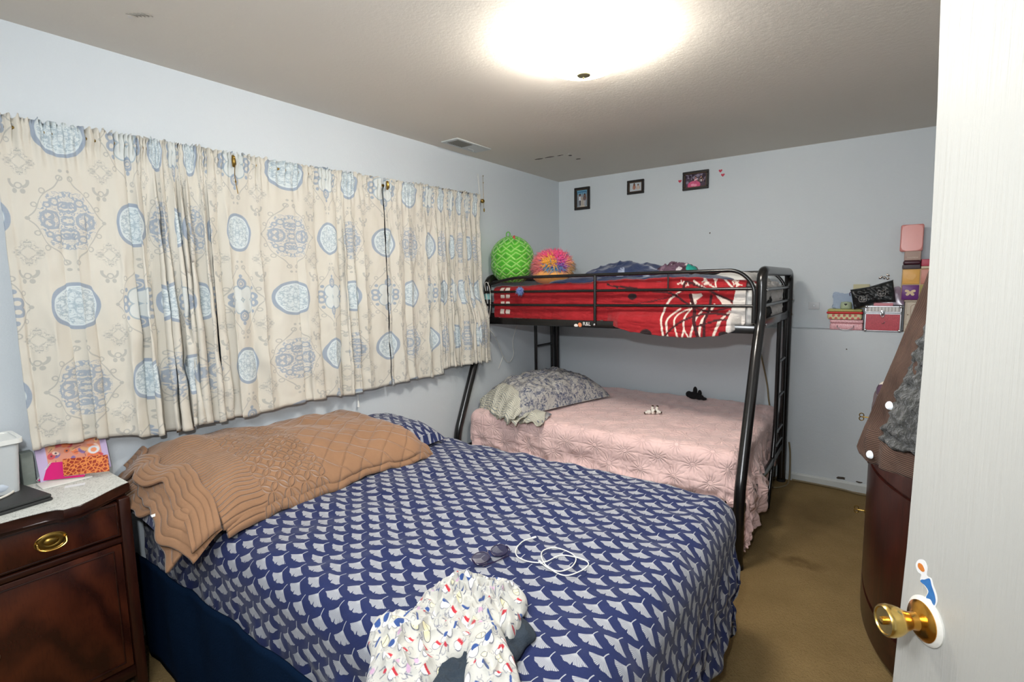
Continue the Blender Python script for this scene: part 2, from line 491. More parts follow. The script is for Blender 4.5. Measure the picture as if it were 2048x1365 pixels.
def m_wood(name, c1, c2, axis=2, rough=.28, scale=1.0):
    g = G(name, rough, spec=.5); x, y, z = g.sep(g.obj())
    s = {0: (.12, 1, 1), 1: (1, .12, 1), 2: (1, 1, .12)}[axis]
    v = g.vec(x*s[0], y*s[1], z*s[2])
    n = g.noise(v, 14*scale, 6, .6, 1.6); f = g.noise(v, 90*scale, 3, .6)
    c = g.mix(lin(c1), lin(c2), (n-.3).op('MULTIPLY', 2.2, clamp=True))
    c = g.mix(c, tuple(q*.45 for q in lin(c1)), (f-.5).op('MULTIPLY', 2.5, clamp=True)*.6)
    g.color(c); g.bump(f, .0004, .5); return g.m
def m_flame():
    g = G('flame_mahogany', .26, spec=.5); x, y, z = g.sep(g.obj())
    # crotch figure: arched feathering about the panel's centre line
    r = (y*y*2.4+ z*.55+g.noise(g.vec(x, y*2, z), 4, 3)*.18)
    n = (r*46+g.noise(g.vec(x, y, z), 7, 4)*5).sin()*.5+.5
    f = g.noise(g.vec(x, y*3, z*.6), 60, 3)
    c = g.mix(lin((34, 14, 10)), lin((88, 42, 24)), n*.55+g.noise(g.vec(x, y, z), 3.5, 4)*.35)
    c = g.mix(c, lin((36, 14, 9)), (f-.5).op('MULTIPLY', 2, clamp=True)*.6)
    g.color(c); return g.m
M_MAH = m_wood('dark_mahogany', (30, 13, 10), (64, 30, 19)); M_MAHY = m_wood('dark_mahogany_rail', (29, 12, 9), (62, 29, 18), 1)
M_FLAME = m_flame()

# ================================================================== STRUCTURE
H = 2.534
XR = 3.17; YF = -4.95; LEDGE = 1.178; LD = .12
def quadbox(name, lo, hi, mat): 
    return struct(boxobj(name, lo, hi, mat, None, 0))
quadbox('floor', (-.1, YF-.1, -.1), (XR+1.2, .1, 0), M_CARPET)
quadbox('ceiling', (-.1, YF-.1, H), (XR+1.2, .1, H+.1), M_CEIL)
quadbox('wall_left', (-.1, YF-.1, 0), (0, .1, H), M_WALL)
bm = bmesh.new()   # back wall with the foundation ledge
prism(bm, [(-LD, 0), (-LD, LEDGE-.006), (-LD+.006, LEDGE), (0, LEDGE), (0, H), (.1, H), (.1, 0)], 0, XR+.1,
      Matrix(((0, 0, 1, 0), (1, 0, 0, 0), (0, 1, 0, 0), (0, 0, 0, 1))))
struct(from_bm('wall_back', bm, M_WALL, auto=30))
DY0, DY1, DH = -4.86, -4.02, 2.13
bm = bmesh.new()
box(bm, (XR, DY1, 0), (XR+.1, .1, H)); box(bm, (XR, YF-.1, 0), (XR+.1, DY0, H)); box(bm, (XR, DY0, DH), (XR+.1, DY1, H))
struct(from_bm('wall_right', bm, M_WALL))
quadbox('wall_front', (-.1, YF-.1, 0), (XR+.1, YF, H), M_WALL)
quadbox('wall_hall', (XR+1.1, YF-.1, 0), (XR+1.2, -3.2, H), M_WALL)
bm = bmesh.new()
prism(bm, [(-LD-.014, 0), (-LD-.014, .05), (-LD-.006, .062), (-LD, .064), (-LD, 0)], .01, XR-.01,
      Matrix(((0, 0, 1, 0), (1, 0, 0, 0), (0, 1, 0, 0), (0, 0, 0, 1))))
bb = struct(from_bm('baseboard_back', bm, M_TRIM, auto=30))
# scuffs and chips on the lower back wall, a nail hole, flaking patches on the ceiling
M_CHIP = plain('bare_plaster_chip', (74, 66, 58), .9, var=.3, scale=90)
M_SCR = plain('scraped_paint', (150, 146, 136), .8)
M_FLAKE = plain('loose_paint_flake', (214, 210, 204), .8)
def chip(name, cx, cz, w, h, seed, parent, plane='back', mat=M_CHIP, y=None):
    r = random.Random(seed); n = 11; pts = []
    for k in range(n):
        a = 2*PI*k/n; s = r.uniform(.55, 1.05); pts.append((math.cos(a)*w*s, math.sin(a)*h*s))
    bm = bmesh.new()
    if plane == 'back':
        M = Matrix.Translation((cx, y, cz)) @ Matrix(((1, 0, 0, 0), (0, 0, 1, 0), (0, 1, 0, 0), (0, 0, 0, 1)))
        prism(bm, pts, -.0015, .0005, M)
    else:
        M = Matrix.Translation((cx, cz, H)); prism(bm, pts, -.0018, .0005, M)
    return from_bm(name, bm, mat, parent, auto=30)
wb = bpy.data.objects['wall_back']; cl = bpy.data.objects['ceiling']
for (px, k) in (((2.455, -0.120, 0.080), 1), ((2.566, -0.120, 0.073), 2), ((2.446, -0.120, 1.040), 3), ((1.445, 0.000, 1.942), 4)):
    w = (.035, .022, .006, .006)[k-1]; h = (.014, .008, .006, .009)[k-1]
    chip('paint_chip', px[0], px[2], w, h, k, wb, y=px[1])
for k, (p, w, h) in enumerate((((0.363, -0.929, 2.534), .04, .012), ((0.464, -0.928, 2.534), .05, .012), ((0.549, -0.919, 2.534), .03, .008), ((0.603, -0.727, 2.534), .022, .016), ((0.610, -0.869, 2.534), .016, .018))):
    chip('paint_chip', p[0], p[1], w, h, 20+k, cl, 'ceil')
for k, p in enumerate(((0.509, -0.911, 2.534), (0.627, -0.915, 2.534), (0.615, -0.823, 2.534), (0.381, -3.689, 2.534), (0.608, -0.850, 2.534))):
    chip('paint_flake', p[0], p[1], .012, .010, 30+k, cl, 'ceil', M_FLAKE)
for k in range(5):
    p = (0.402, -3.690, 2.534); bm = bmesh.new()
    x0 = p[0]+k*.011; y0 = p[1]+k*.008
    tube(bm, catmull([(x0-.008, y0-.016, H-.001), (x0+.004, y0-.006, H-.003), (x0+.006, y0+.008, H-.003), (x0-.002, y0+.018, H-.001)], 4), .0016, 6)
    from_bm('ceiling_scrape', bm, M_SCR, cl)

# ------------------------------------------------------------------ the white door
TH = math.radians(33)
DE = Vector((math.sin(TH), -math.cos(TH), 0)); DN = Vector((-math.cos(TH), -math.sin(TH), 0)); D0 = Vector((2.690, -3.342, 0))
def m_door():
    g = G('door_white_paint', .42); x, y, z = g.sep(g.obj())
    g.color(g.mix(lin((176, 175, 169)), lin((186, 185, 179)), g.noise(g.vec(x, y, z*.1), 6, 3)))
    st = g.noise(g.vec(x*8, y*8, z*.25), 14, 4, .6)
    g.bump(st+g.noise(g.vec(x, y, z), 60, 2)*.3, .0022, .6); return g.m
M_DOOR = m_door()
RD = Matrix((DE, -DN, (0, 0, 1))).transposed().to_4x4()
RD = Matrix(((DE.x, -DN.x, 0, 0), (DE.y, -DN.y, 0, 0), (0, 0, 1, 0), (0, 0, 0, 1)))   # local x along the leaf, local y to its far side
bm = bmesh.new()   # slightly warped free edge
edge_ = [(-.002, 2.105), (-.001, 2.01), (.008, 1.846), (.014, 1.665), (.017, 1.5), (.017, 1.40), (.014, 1.244), (.010, 1.053), (.004, .919), (-.002, .773), (-.004, .4), (-.004, .012)]
prism(bm, edge_+[(.80, .012), (.80, 2.105)], -.035, 0, Matrix(((1, 0, 0, 0), (0, 0, -1, 0), (0, 1, 0, 0), (0, 0, 0, 1))))
bmesh.ops.recalc_face_normals(bm, faces=bm.faces)
me = bpy.data.meshes.new('door_1'); bm.to_mesh(me); bm.free(); me.materials.append(M_DOOR)
door = bpy.data.objects.new('door_1', me); COL.objects.link(door); door.matrix_world = Matrix.Translation(D0) @ RD
struct(door); WL['door_1'] = Vector((0, 0, 0))
def dpart(name, bm, mat, parent=door, auto=40): return from_bm(name, bm, mat, parent, auto=auto)
KX, KZ = .068, .95
RY = Matrix.Translation((KX, 0, KZ)) @ Matrix.Rotation(PI/2, 4, 'X')     # +z of profile -> -y (towards camera)
bm = bmesh.new(); lathe(bm, [(.0, -.001), (.041, -.001), (.0415, .003), (.037, .007), (.033, .008), (0, .008)], seg=40, mat=RY)
plate = dpart('rose_backplate', bm, plain('chipped_white_paint', (222, 220, 212), .5, var=.12, scale=70))
bm = bmesh.new(); lathe(bm, [(0, .006), (.034, .006), (.0345, .009), (.031, .012), (.026, .0155), (.021, .017), (.016, .020), (.0145, .027), (.0155, .034), (.0165, .036)], seg=40, mat=RY)
rose = dpart('knob_rose', bm, plain('rose_brass', (206, 150, 66), .2, 1, var=.3, scale=25))
bm = bmesh.new(); lathe(bm, [(.0165, .034), (.0185, .040), (.0235, .048), (.0265, .056), (.0275, .064), (.0268, .071), (.0245, .0745), (.0225, .0745), (.021, .0725), (.0, .0715)], seg=40, mat=RY)
knob = dpart('door_knob', bm, plain('knob_brass', (222, 188, 108), .24, 1, var=.08, scale=40))
WL[knob.name] = Vector((0, 0, 0)); WL[rose.name] = Vector((0, 0, 0)); WL[plate.name] = Vector((0, 0, 0))
bm = bmesh.new(); lathe(bm, [(0, .0795), (.004, .0795), (.0065, .078), (.007, .071)], seg=20, mat=RY)
dpart('lock_button', bm, M_BRASS, knob)
# far-side knob
bm = bmesh.new(); lathe(bm, [(.033, -.036), (.034, -.042), (.016, -.048), (.0155, -.062), (.0265, -.085), (.0265, -.098), (0, -.1)], seg=28, mat=RY)
dpart('rear_knob', bm, M_BRASS)
# sticker: plain blue and orange shapes on a white outline
def flatshape(name, poly, mat, th, parent, y0=0, loc=None):
    bm = bmesh.new(); M = Matrix(((1, 0, 0, 0), (0, 0, -1, y0), (0, 1, 0, 0), (0, 0, 0, 1)))
    prism(bm, poly, 0, th, M); return from_bm(name, bm, mat, parent, auto=30)
def smoothpoly(p, n=4): return [(q.x, q.y) for q in catmull([(a, b, 0) for a, b in p], n, True)]
stk = flatshape('sticker', smoothpoly([(0.0349, 1.0357), (0.0410, 1.0487), (0.0536, 1.0539), (0.0614, 1.0454), (0.0616, 1.0307), (0.0719, 1.0313), (0.0773, 1.0218), (0.0850, 1.0120), (0.0883, 0.9996), (0.0831, 0.9851), (0.0746, 0.9906), (0.0622, 0.9881), (0.0665, 1.0039), (0.0565, 1.0108), (0.0478, 1.0149), (0.0492, 1.0252), (0.0407, 1.0258)]), plain('sticker_white', (232, 232, 232), .35), .0006, door)
WL[stk.name] = Vector((0, 0, 0)); stk['label'] = 'white-edged sticker with a blue shape and an orange oval'
flatshape('sticker_print', smoothpoly([(0.0579, 1.0210), (0.0687, 1.0294), (0.0741, 1.0198), (0.0820, 1.0082), (0.0852, 0.9975), (0.0817, 0.9879), (0.0743, 0.9941), (0.0642, 0.9913), (0.0687, 1.0053), (0.0600, 1.0111), (0.0492, 1.0120), (0.0512, 1.0169)]), plain('sticker_blue', (52, 112, 176), .4, var=.35, scale=120), .0004, stk, -.0006)
flatshape('sticker_print', smoothpoly([(0.0415, 1.0424), (0.0498, 1.0443), (0.0564, 1.0369), (0.0509, 1.0318), (0.0411, 1.0346)]), plain('sticker_orange', (206, 122, 48), .4, var=.2, scale=200), .0004, stk, -.0006)
# hinges on the far end
for hz in (.25, 1.05, 1.85):
    bm = bmesh.new(); tube(bm, [(.806, .012, hz-.045), (.806, .012, hz+.045)], .007, 10); dpart('hinge', bm, M_BRASSD)
# door frame
bm = bmesh.new()
box(bm, (XR-.012, DY1, 0), (XR+.112, DY1+.06, DH+.06), .003); box(bm, (XR-.012, DY0-.06, 0), (XR+.112, DY0, DH+.06), .003); box(bm, (XR-.012, DY0-.06, DH), (XR+.112, DY1+.06, DH+.06), .003)
struct(from_bm('trim_1', bm, M_TRIM))

# ------------------------------------------------------------------ ceiling light
LC = (1.59, -2.51)
lt_ = thing('ceiling_light', 'glowing white dome ceiling light with a small metal finial', 'lamp', (LC[0], LC[1], H))
bm = bmesh.new(); prof = [(.2*math.sin(a*PI/2/14), .10*(1-math.cos(a*PI/2/14))) for a in range(15)]
lathe(bm, [(r, 2.404+z) for r, z in prof]+[(.196, 2.504), (.19*.98, 2.500)], LC+(0,), 56)
from_bm('glass_dome', bm, emis('lit_frosted_glass', (1.0, .95, .87), 60), lt_, auto=60)
bm = bmesh.new(); lathe(bm, [(0, H), (.07, H), (.07, 2.500), (0, 2.500)], LC+(0,), 40)
from_bm('ceiling_pan', bm, plain('pan_metal', (190, 180, 160), .4, 1), lt_)
bm = bmesh.new(); lathe(bm, [(0, 2.384), (.004, 2.385), (.006, 2.389), (.0045, 2.393), (.018, 2.3945), (.027, 2.3975), (.029, 2.4015), (.028, 2.405), (0, 2.4055)], LC+(0,), 28)
from_bm('finial', bm, plain('finial_pewter', (140, 136, 104), .45, .6), lt_)

for k in range(3):     # bulbs shining out of the open gap above the dome's rim
    a = 2*PI*k/3+.4; b = lamp('dome_bulb', 'POINT', (LC[0]+.12*math.cos(a), LC[1]+.12*math.sin(a), 2.508), 5.0, (1.0, .94, .84), .012)
# ------------------------------------------------------------------ ceiling vent
vt = thing('ceiling_vent', 'white painted ceiling register with a dark louvred opening', 'vent', (.19, -1.6, H))
bm = bmesh.new()
x0, x1, y0, y1 = .115, .265, -1.79, -1.42
for a, b, c, d in ((x0, x0+.022, y0, y1), (x1-.022, x1, y0, y1), (x0+.022, x1-.022, y0, y0+.03), (x0+.022, x1-.022, -1.595, y1)):
    box(bm, (a, c, H-.008), (b, d, H), .002, 1)
from_bm('frame', bm, M_TRIM, vt)
boxobj('duct_back', (x0+.02, y0+.028, H-.002), (x1-.02, -1.593, H-.0005), M_BLACKM, vt, 0)
for k in range(9):
    bm = bmesh.new(); yy = y0+.042+k*.0175
    box(bm, (x0+.022, yy-.0015, H-.009), (x1-.022, yy+.0015, H-.002), 0, 1, Matrix.Rotation(.5, 4, 'X')); from_bm('louvre', bm, plain('louvre_grey', (120, 118, 110), .6) if k == 0 else bpy.data.materials['louvre_grey'], vt)
bm = bmesh.new(); tube(bm, [(.16, -1.56, H-.009), (.16, -1.50, H-.009), (.16, -1.50, H-.022)], .002, 6); from_bm('damper_lever', bm, M_TRIM, vt)

# ================================================================== CURTAINS
ROD = lambda y: 2.150+(y+4.01)*.0205
rod = thing('curtain_rod', 'thin bronze curtain rod with brackets above the long window', 'curtain rod', (.05, -2.7, 2.16))
tubeobj('rod', [(.075, -4.10, ROD(-4.1)-.012), (.075, -1.31, ROD(-1.31)-.012)], .008, M_BRASSD, rod)
for yy in (-4.03, -3.215, -2.275):
    bm = bmesh.new(); z = ROD(yy)-.012
    tube(bm, roundpath([(.0, yy, z+.0), (.107, yy, z), (.112, yy, z+.016), (.110, yy, z+.02)], .006), .0045, 8)
    tube(bm, [(.104, yy-.002, z+.024), (.108, yy-.002, z+.004), (.106, yy, z-.014), (.098, yy, z-.026)], [.006, .0095, .0095, .005], 8)
    from_bm('bracket', bm, M_BRASSD, rod)
for yy in (-4.12, -1.30):
    bm = bmesh.new(); ellipsoid(bm, (.075, yy, ROD(yy)-.012), (.016, .02, .016)); from_bm('finial', bm, M_BRASSD, rod)
bm = bmesh.new(); tube(bm, catmull([(.112, -3.215, 2.13), (.118, -3.222, 2.09), (.122, -3.222, 2.05), (.124, -3.216, 2.0)], 5), .0018, 6)
ellipsoid(bm, (.122, -3.222, 2.055), (.004, .004, .006), 10, 8); from_bm('tie_wire', bm, M_BRASSD, rod)

def curtain(label, ykn, ukn, ztop_l, hem, seed, amp=1.0, nph=1.0, tilt=0.0):
    nu = int((ykn[-1]-ykn[0])/.0035); nv = 84
    y = np.linspace(ykn[0], ykn[-1], nu); u = np.interp(y, ykn, ukn)
    k = 9; us = np.convolve(np.pad(u, k, mode='edge'), np.ones(2*k+1)/(2*k+1), 'valid'); u = us
    dens = np.gradient(u, y)
    N1 = Noise(seed, .55, 3, dims=1); N2 = Noise(seed+1, .5, 3, dims=2)
    ph = 2*PI*(u/.142*nph)+N1(u)*1.5
    A = .006+.030*np.sqrt(np.clip(dens-1, 0, 3))
    v = np.linspace(0, 1, nv)**.9
    U, V = np.meshgrid(u, v, indexing='ij'); Y, _ = np.meshgrid(y, v, indexing='ij')
    PH = np.repeat(ph[:, None], nv, 1); AA = np.repeat(A[:, None], nv, 1)
    hz = np.interp(y, [h[0] for h in hem], [h[1] for h in hem])
    hz = hz+N1(u*.7)*.004
    top = ROD(y)+.030+Noise(seed+3, .035, 2, dims=1)(u)*.006
    Z = top[:, None]+(hz-top)[:, None]*V
    head = (ROD(y)[:, None]-Z)              # metres below rod top
    g = ss(-.0, .35, head)                   # folds open out below the header
    amp_z = (.35+.65*ss(.0, 1.2, head))
    ruff = Noise(seed+5, .028, 3, dims=1)(u)[:, None]
    X = .080+AA*amp*np.sin(PH+N2(U*.6, Z*.5)*.5)*g*amp_z
    X = X+ruff*.006*np.exp(-((head-.02)/.05)**2)
    X = X+.006*np.sin(PH*2.7)*np.exp(-((head-.07)/.06)**2)
    # pocket over the rod and frill above it
    X = X+.010*np.exp(-((head-.012)/.016)**2)-.004*np.exp(-((head-.045)/.008)**2)
    X = X+ruff*.012*ss(.0, -.03, head)
    X = X+.0035*N2(U*4, Z*2)*g
    Yd = Y+AA*amp*.42*np.sin(2*PH+.6)*g*amp_z+tilt*(-(2.15-Z))*(Y*0+1)
    Z = Z+.003*np.sin(PH+.8)*V
    X = X+.058*ss(-1.80, -1.50, Yd)*ss(1.55, 1.25, Z)
    # hem fold thickness
    X = X+.0025*ss(.035, .030, Z-hz[:, None])
    o = grid_mesh('curtain', X, Yd, Z, M_CURTAIN, None, (U, Z-1.497+.0*U), flip=True)
    m = o.modifiers.new('thickness', 'SOLIDIFY'); m.thickness = .0022; m.offset = 0
    return tag(o, label, 'curtain', 'printed window curtains')
curtain('cream curtain with blue medallions, the left and longest hanging one',
        [-4.035, -3.99, -3.85, -3.70, -3.635, -3.60, -3.53, -3.475, -3.42, -3.385, -3.33],
        [-.205, -.150, 0, .175, .270, .36, .54, .80, 1.02, 1.14, 1.30], 2.18,
        [(-4.06, .968), (-3.97, .968), (-3.85, .961), (-3.66, .925), (-3.58, .918), (-3.46, .931), (-3.32, .926)], 3, 1.0, 1.0)
curtain('cream curtain with blue medallions, the middle one between two brackets',
        [-3.335, -3.21, -3.10, -3.02, -2.92, -2.80, -2.70, -2.63, -2.56, -2.47, -2.40, -2.295],
        [1.16, 1.35, 1.49, 1.56, 1.62, 1.76, 1.89, 2.02, 2.16, 2.28, 2.34, 2.42], 2.18,
        [(-3.31, .918), (-3.12, .924), (-2.83, .924), (-2.63, .915), (-2.3, .912)], 13, .9)
curtain('cream curtain with blue medallions, the right one gathered beside the bunk bed',
        [-2.287, -2.20, -2.08, -1.98, -1.84, -1.76, -1.68, -1.56, -1.46, -1.345],
        [2.42, 2.54, 2.70, 2.83, 3.08, 3.30, 3.52, 3.86, 4.16, 4.50], 2.18,
        [(-2.25, .917), (-1.86, .908), (-1.80, .955), (-1.5, .95), (-1.35, .948)], 23, .75, .8)
# window behind the curtains
win = struct(boxobj('window_1', (.0, -3.95, 1.08), (.012, -1.45, 2.08), plain('window_glass_dark', (60, 70, 78), .1), None, 0))
bm = bmesh.new()
for a, b, c, d in ((-3.98, -3.94, 1.05, 2.11), (-1.46, -1.42, 1.05, 2.11), (-2.73, -2.69, 1.05, 2.11)): box(bm, (0, a, c), (.02, b, d), .002, 1)
for c, d in ((1.05, 1.09), (2.07, 2.11)): box(bm, (0, -3.98, c), (.02, -1.42, d), .002, 1)
from_bm('window_frame', bm, M_TRIM, win)
# blind cords: twisted plastic wand and thin chain near the end of the window, pull cord under the curtains
bm = bmesh.new()
for s in (0, PI):
    tube(bm, [(.012+.004*math.cos(t*.9+s), -1.272+t*.0004+.007*math.sin(t*.9+s), 2.41-t*.0037) for t in range(0, 60)], .0022, 6)
tag(from_bm('twisted_cord', bm, M_WHITEP, auto=60), 'white twisted cord hanging on the wall above the right curtain end', 'cord')
bm = bmesh.new(); tube(bm, [(.004, -1.198, 2.408), (.005, -1.196, 2.16)], .0012, 6)
ellipsoid(bm, (.006, -1.198, 2.408), (.004, .004, .004), 8, 6); ellipsoid(bm, (.006, -1.1975, 2.355), (.004, .004, .004), 8, 6); ellipsoid(bm, (.007, -1.196, 2.142), (.006, .006, .016), 10, 8)
tag(from_bm('thin_chain', bm, M_BRASSD, auto=60), 'thin dark chain with a small wooden bead pinned beside the right curtain', 'chain')
bm = bmesh.new()
for s in (-.006, .006): tube(bm, catmull([(.014, -2.511+s, 1.10), (.014, -2.511+s, .92), (.016, -2.510, .835)], 4), .0012, 6)
lathe(bm, [(0, .845), (.004, .843), (.007, .815), (.0085, .806), (0, .804)], (.016, -2.51, 0), 12)
tag(from_bm('blind_cord', bm, M_WHITEP, auto=60), 'white blind cord with a small tassel hanging below the middle curtain', 'cord')

# ================================================================== NIGHTSTAND
ns = thing('nightstand', 'dark mahogany nightstand with a brass oval pull and flame veneer door', 'nightstand', (.2, -4.2, 0))
NT = .83
def serp(off=0):
    half = [(.345, -3.825), (.352, -3.85), (.385, -3.90), (.425, -3.955), (.452, -4.0), (.452, -4.045), (.428, -4.06), (.418, -4.085), (.412, -4.14), (.410, -4.2)]
    pts = [(x+off, y+(off if i == 0 else 0)) for i, (x, y) in enumerate(half)]
    mir = [(x, -8.4-y) for x, y in reversed(pts[:-1])]
    return [(.01, -3.825+off)]+pts+mir+[(.01, -8.4+3.825-off)]
bm = bmesh.new(); prism(bm, serp(), NT-.035, NT-.002, None, .004); from_bm('top', bm, M_MAHY, ns)
bm = bmesh.new(); prism(bm, serp(-.012), NT-.048, NT-.035); from_bm('top_moulding', bm, M_MAHY, ns)
def bow(y): return .362+.012*math.cos((y+4.2)/.37*PI/2)
# carcass
bm = bmesh.new()
box(bm, (.01, -3.855, .05), (.335, -3.835, NT-.048), 0); box(bm, (.01, -4.565, .05), (.335, -4.545, NT-.048), 0); box(bm, (.01, -4.565, .05), (.03, -3.835, NT-.048), 0); box(bm, (.01, -4.565, .08), (.34, -3.835, .10), 0)
from_bm('carcass', bm, M_MAH, ns)
for yy in (-3.853, -4.547):
    boxobj('post', (.325, yy-.018, 0), (.372, yy+.018, NT-.048), M_MAH, ns, .005)
    boxobj('rear_foot', (.01, yy-.018, 0), (.05, yy+.018, .06), M_MAH, ns, .003)
for z0, z1 in ((.615, .635), (.075, .115)): boxobj('rail', (.33, -4.53, z0), (.368, -3.87, z1), M_MAHY, ns, .003)
bm = bmesh.new(); box(bm, (.335, -4.527, .642), (.367, -3.873, .772), .004)
dr = from_bm('drawer', bm, M_FLAME, ns)
bm = bmesh.new()
for a, b in (((.368, -4.52, .650), (.368, -3.88, .650)), ((.368, -3.88, .650), (.368, -3.88, .765)), ((.368, -3.88, .765), (.368, -4.52, .765)), ((.368, -4.52, .765), (.368, -4.52, .650))): tube(bm, [a, b], .002, 6)
from_bm('cockbead', bm, M_MAHY, dr)
bm = bmesh.new(); box(bm, (.335, -4.527, .120), (.364, -3.873, .610), .004)
dd = from_bm('door_panel', bm, M_FLAME, ns)
bm = bmesh.new()
for a, b in (((.365, -4.50, .145), (.365, -3.90, .145)), ((.365, -3.90, .145), (.365, -3.90, .590)), ((.365, -3.90, .590), (.365, -4.50, .590)), ((.365, -4.50, .590), (.365, -4.50, .145))): tube(bm, [a, b], .003, 6)
from_bm('panel_moulding', bm, M_MAHY, dd)
# oval drawer pull, centre at image (102,1082)
HC = (-4.068, .706)
Mx = Matrix.Translation((.367, HC[0], HC[1])) @ Matrix.Rotation(PI/2, 4, 'Y')
def oval(bm, prof, sy=.045, sz=.030):
    lathe(bm, prof, (0, 0, 0), 40, Matrix.Translation((.367, HC[0], HC[1])) @ Matrix(((0, 0, 1, 0), (0, 1, 0, 0), (1, 0, 0, 0), (0, 0, 0, 1))) @ Matrix.Diagonal((sz, sy, 1, 1)))
bm = bmesh.new(); oval(bm, [(0, .0), (1, 0), (1.0, .0025), (.93, .0035), (.88, .002), (.80, .003), (.55, .0045), (.45, .003), (.38, .006), (.2, .008), (0, .0085)])
pl = from_bm('pull_plate', bm, M_BRASSD, dr, auto=60)
bm = bmesh.new(); tube(bm, catmull([(.378, HC[0]-.038, HC[1]+.004), (.386, HC[0]-.036, HC[1]-.012), (.388, HC[0]-.02, HC[1]-.022), (.388, HC[0], HC[1]-.025), (.388, HC[0]+.02, HC[1]-.022), (.386, HC[0]+.036, HC[1]-.012), (.378, HC[0]+.038, HC[1]+.004)], 5), .003, 8)
for s in (-1, 1): ellipsoid(bm, (.374, HC[0]+s*.038, HC[1]+.004), (.008, .005, .005), 12, 8)
from_bm('pull_bail', bm, M_BRASS, pl)
bm = bmesh.new(); ellipsoid(bm, (.374, -4.236, .385), (.006, .012, .016)); from_bm('escutcheon', bm, M_BRASSD, dd)
def m_liner():
    g = G('printed_paper_liner', .6); x, y, z = g.sep(g.obj()); v = g.vec(x, y)
    n = g.noise(v, 34, 4, .6, 2.5); n2 = g.noise(v, 60, 3, .6, 1.5)
    k = (n-.5).abs().lt(.018, .012)*n2.gt(.45, .1)
    g.color(g.mix(lin((212, 214, 208)), lin((140, 142, 136)), k*.9)); g.bump(g.noise(v, 20, 3), .002); return g.m
bm = bmesh.new(); prism(bm, serp(-.003), NT-.002, NT)
tag(from_bm('drawer_liner', bm, m_liner(), auto=30), 'pale grey printed paper liner covering the nightstand top', 'liner')

# things on the nightstand
def m_frost():
    g = G('cloudy_plastic', .35); g.color(lin((214, 220, 222)))
    g.b.inputs['Alpha'].default_value = .72; g.bump(g.noise(g.obj(), 70, 3), .001); return g.m
M_FROST = m_frost()
bin_ = thing('storage_bin', 'cloudy plastic storage bin standing at the back of the nightstand', 'box', (.12, -4.2, NT))
def tub(bm, x0, x1, y0, y1, z0, z1, t, taper=.012):
    def rr(x0, x1, y0, y1, r=.02, n=4):
        o = []
        for cx, cy, a0 in ((x1-r, y1-r, 0), (x0+r, y1-r, PI/2), (x0+r, y0+r, PI), (x1-r, y0+r, 1.5*PI)):
            for k in range(n+1): a = a0+k*PI/2/n; o.append((cx+r*math.cos(a), cy+r*math.sin(a)))
        return o
    loops = [(rr(x0+taper, x1-taper, y0+taper, y1-taper), z0), (rr(x0, x1, y0, y1), z1), (rr(x0+t, x1-t, y0+t, y1-t), z1), (rr(x0+taper+t, x1-taper-t, y0+taper+t, y1-taper-t), z0+t)]
    V = [[bm.verts.new((a, b, z)) for a, b in l] for l, z in loops]; n = len(V[0])
    bm.faces.new(V[0][::-1])
    for A, B in zip(V, V[1:]):
        for i in range(n): bm.faces.new((A[i], A[(i+1) % n], B[(i+1) % n], B[i]))
    bm.faces.new(V[3])
bm = bmesh.new(); tub(bm, .045, .20, -4.33, -4.085, NT, 1.035, .003); from_bm('tub', bm, M_FROST, bin_)
bm = bmesh.new(); tub(bm, .036, .209, -4.339, -4.076, 1.030, 1.046, .012, 0); from_bm('rim', bm, plain('rim_plastic', (226, 228, 224), .35), bin_)
bm = bmesh.new()
for k in range(7):
    ellipsoid(bm, (rng.uniform(.08, .17), rng.uniform(-4.29, -4.12), rng.uniform(.86, .98)), (.035, .04, .03), 12, 8)
o = tag(from_bm('folded_cloth', bm, plain('blue_white_cloth', (196, 206, 218), .9, var=.25, scale=40), auto=70), 'pale cloth bundle inside the cloudy plastic bin', 'cloth')
bm = bmesh.new(); box(bm, (.085, -4.30, .985), (.12, -4.16, 1.062), .01); tag(from_bm('small_pouch', bm, plain('rust_pouch', (150, 84, 66), .8)), 'small rust coloured pouch sticking up in the plastic bin', 'pouch')
boxobj_ = boxobj('card_box', (.012, -4.065, NT), (.055, -4.028, .955), plain('grey_green_card', (120, 130, 124), .6, var=.2, scale=60)); tag(boxobj_, 'narrow grey green box between the bin and the purple album', 'box')
# flat black case
RT = Matrix.Rotation(.30, 4, 'Z')
case = thing('laptop_case', 'flat black laptop case lying on the nightstand', 'case', (.20, -4.215, NT), rot=(0, 0, .16))
bm = bmesh.new(); box(bm, (-.145, -.20, 0), (.145, .155, .012), .005); from_bm('base', bm, plain('black_case_shell', (40, 42, 42), .5, bump=.0006, bscale=500), case)
bm = bmesh.new(); box(bm, (-.143, -.198, .0125), (.143, .153, .024), .005); from_bm('lid', bm, plain('black_case_lid', (46, 48, 48), .5, bump=.0006, bscale=500), case)
bm = bmesh.new(); c = Vector((.12, -4.21, NT+.0285))
tube(bm, catmull([(c.x-.08, c.y-.16, c.z), (c.x-.085, c.y-.02, c.z), (c.x-.04, c.y+.075, c.z), (c.x+.03, c.y+.105, c.z), (c.x+.10, c.y+.07, c.z), (c.x+.14, c.y-.02, c.z), (c.x+.15, c.y-.14, c.z)], 8), .004, 8)
tag(from_bm('charging_cable', bm, M_CORDW, auto=60), 'white cable looped on the flat black laptop case', 'cable')
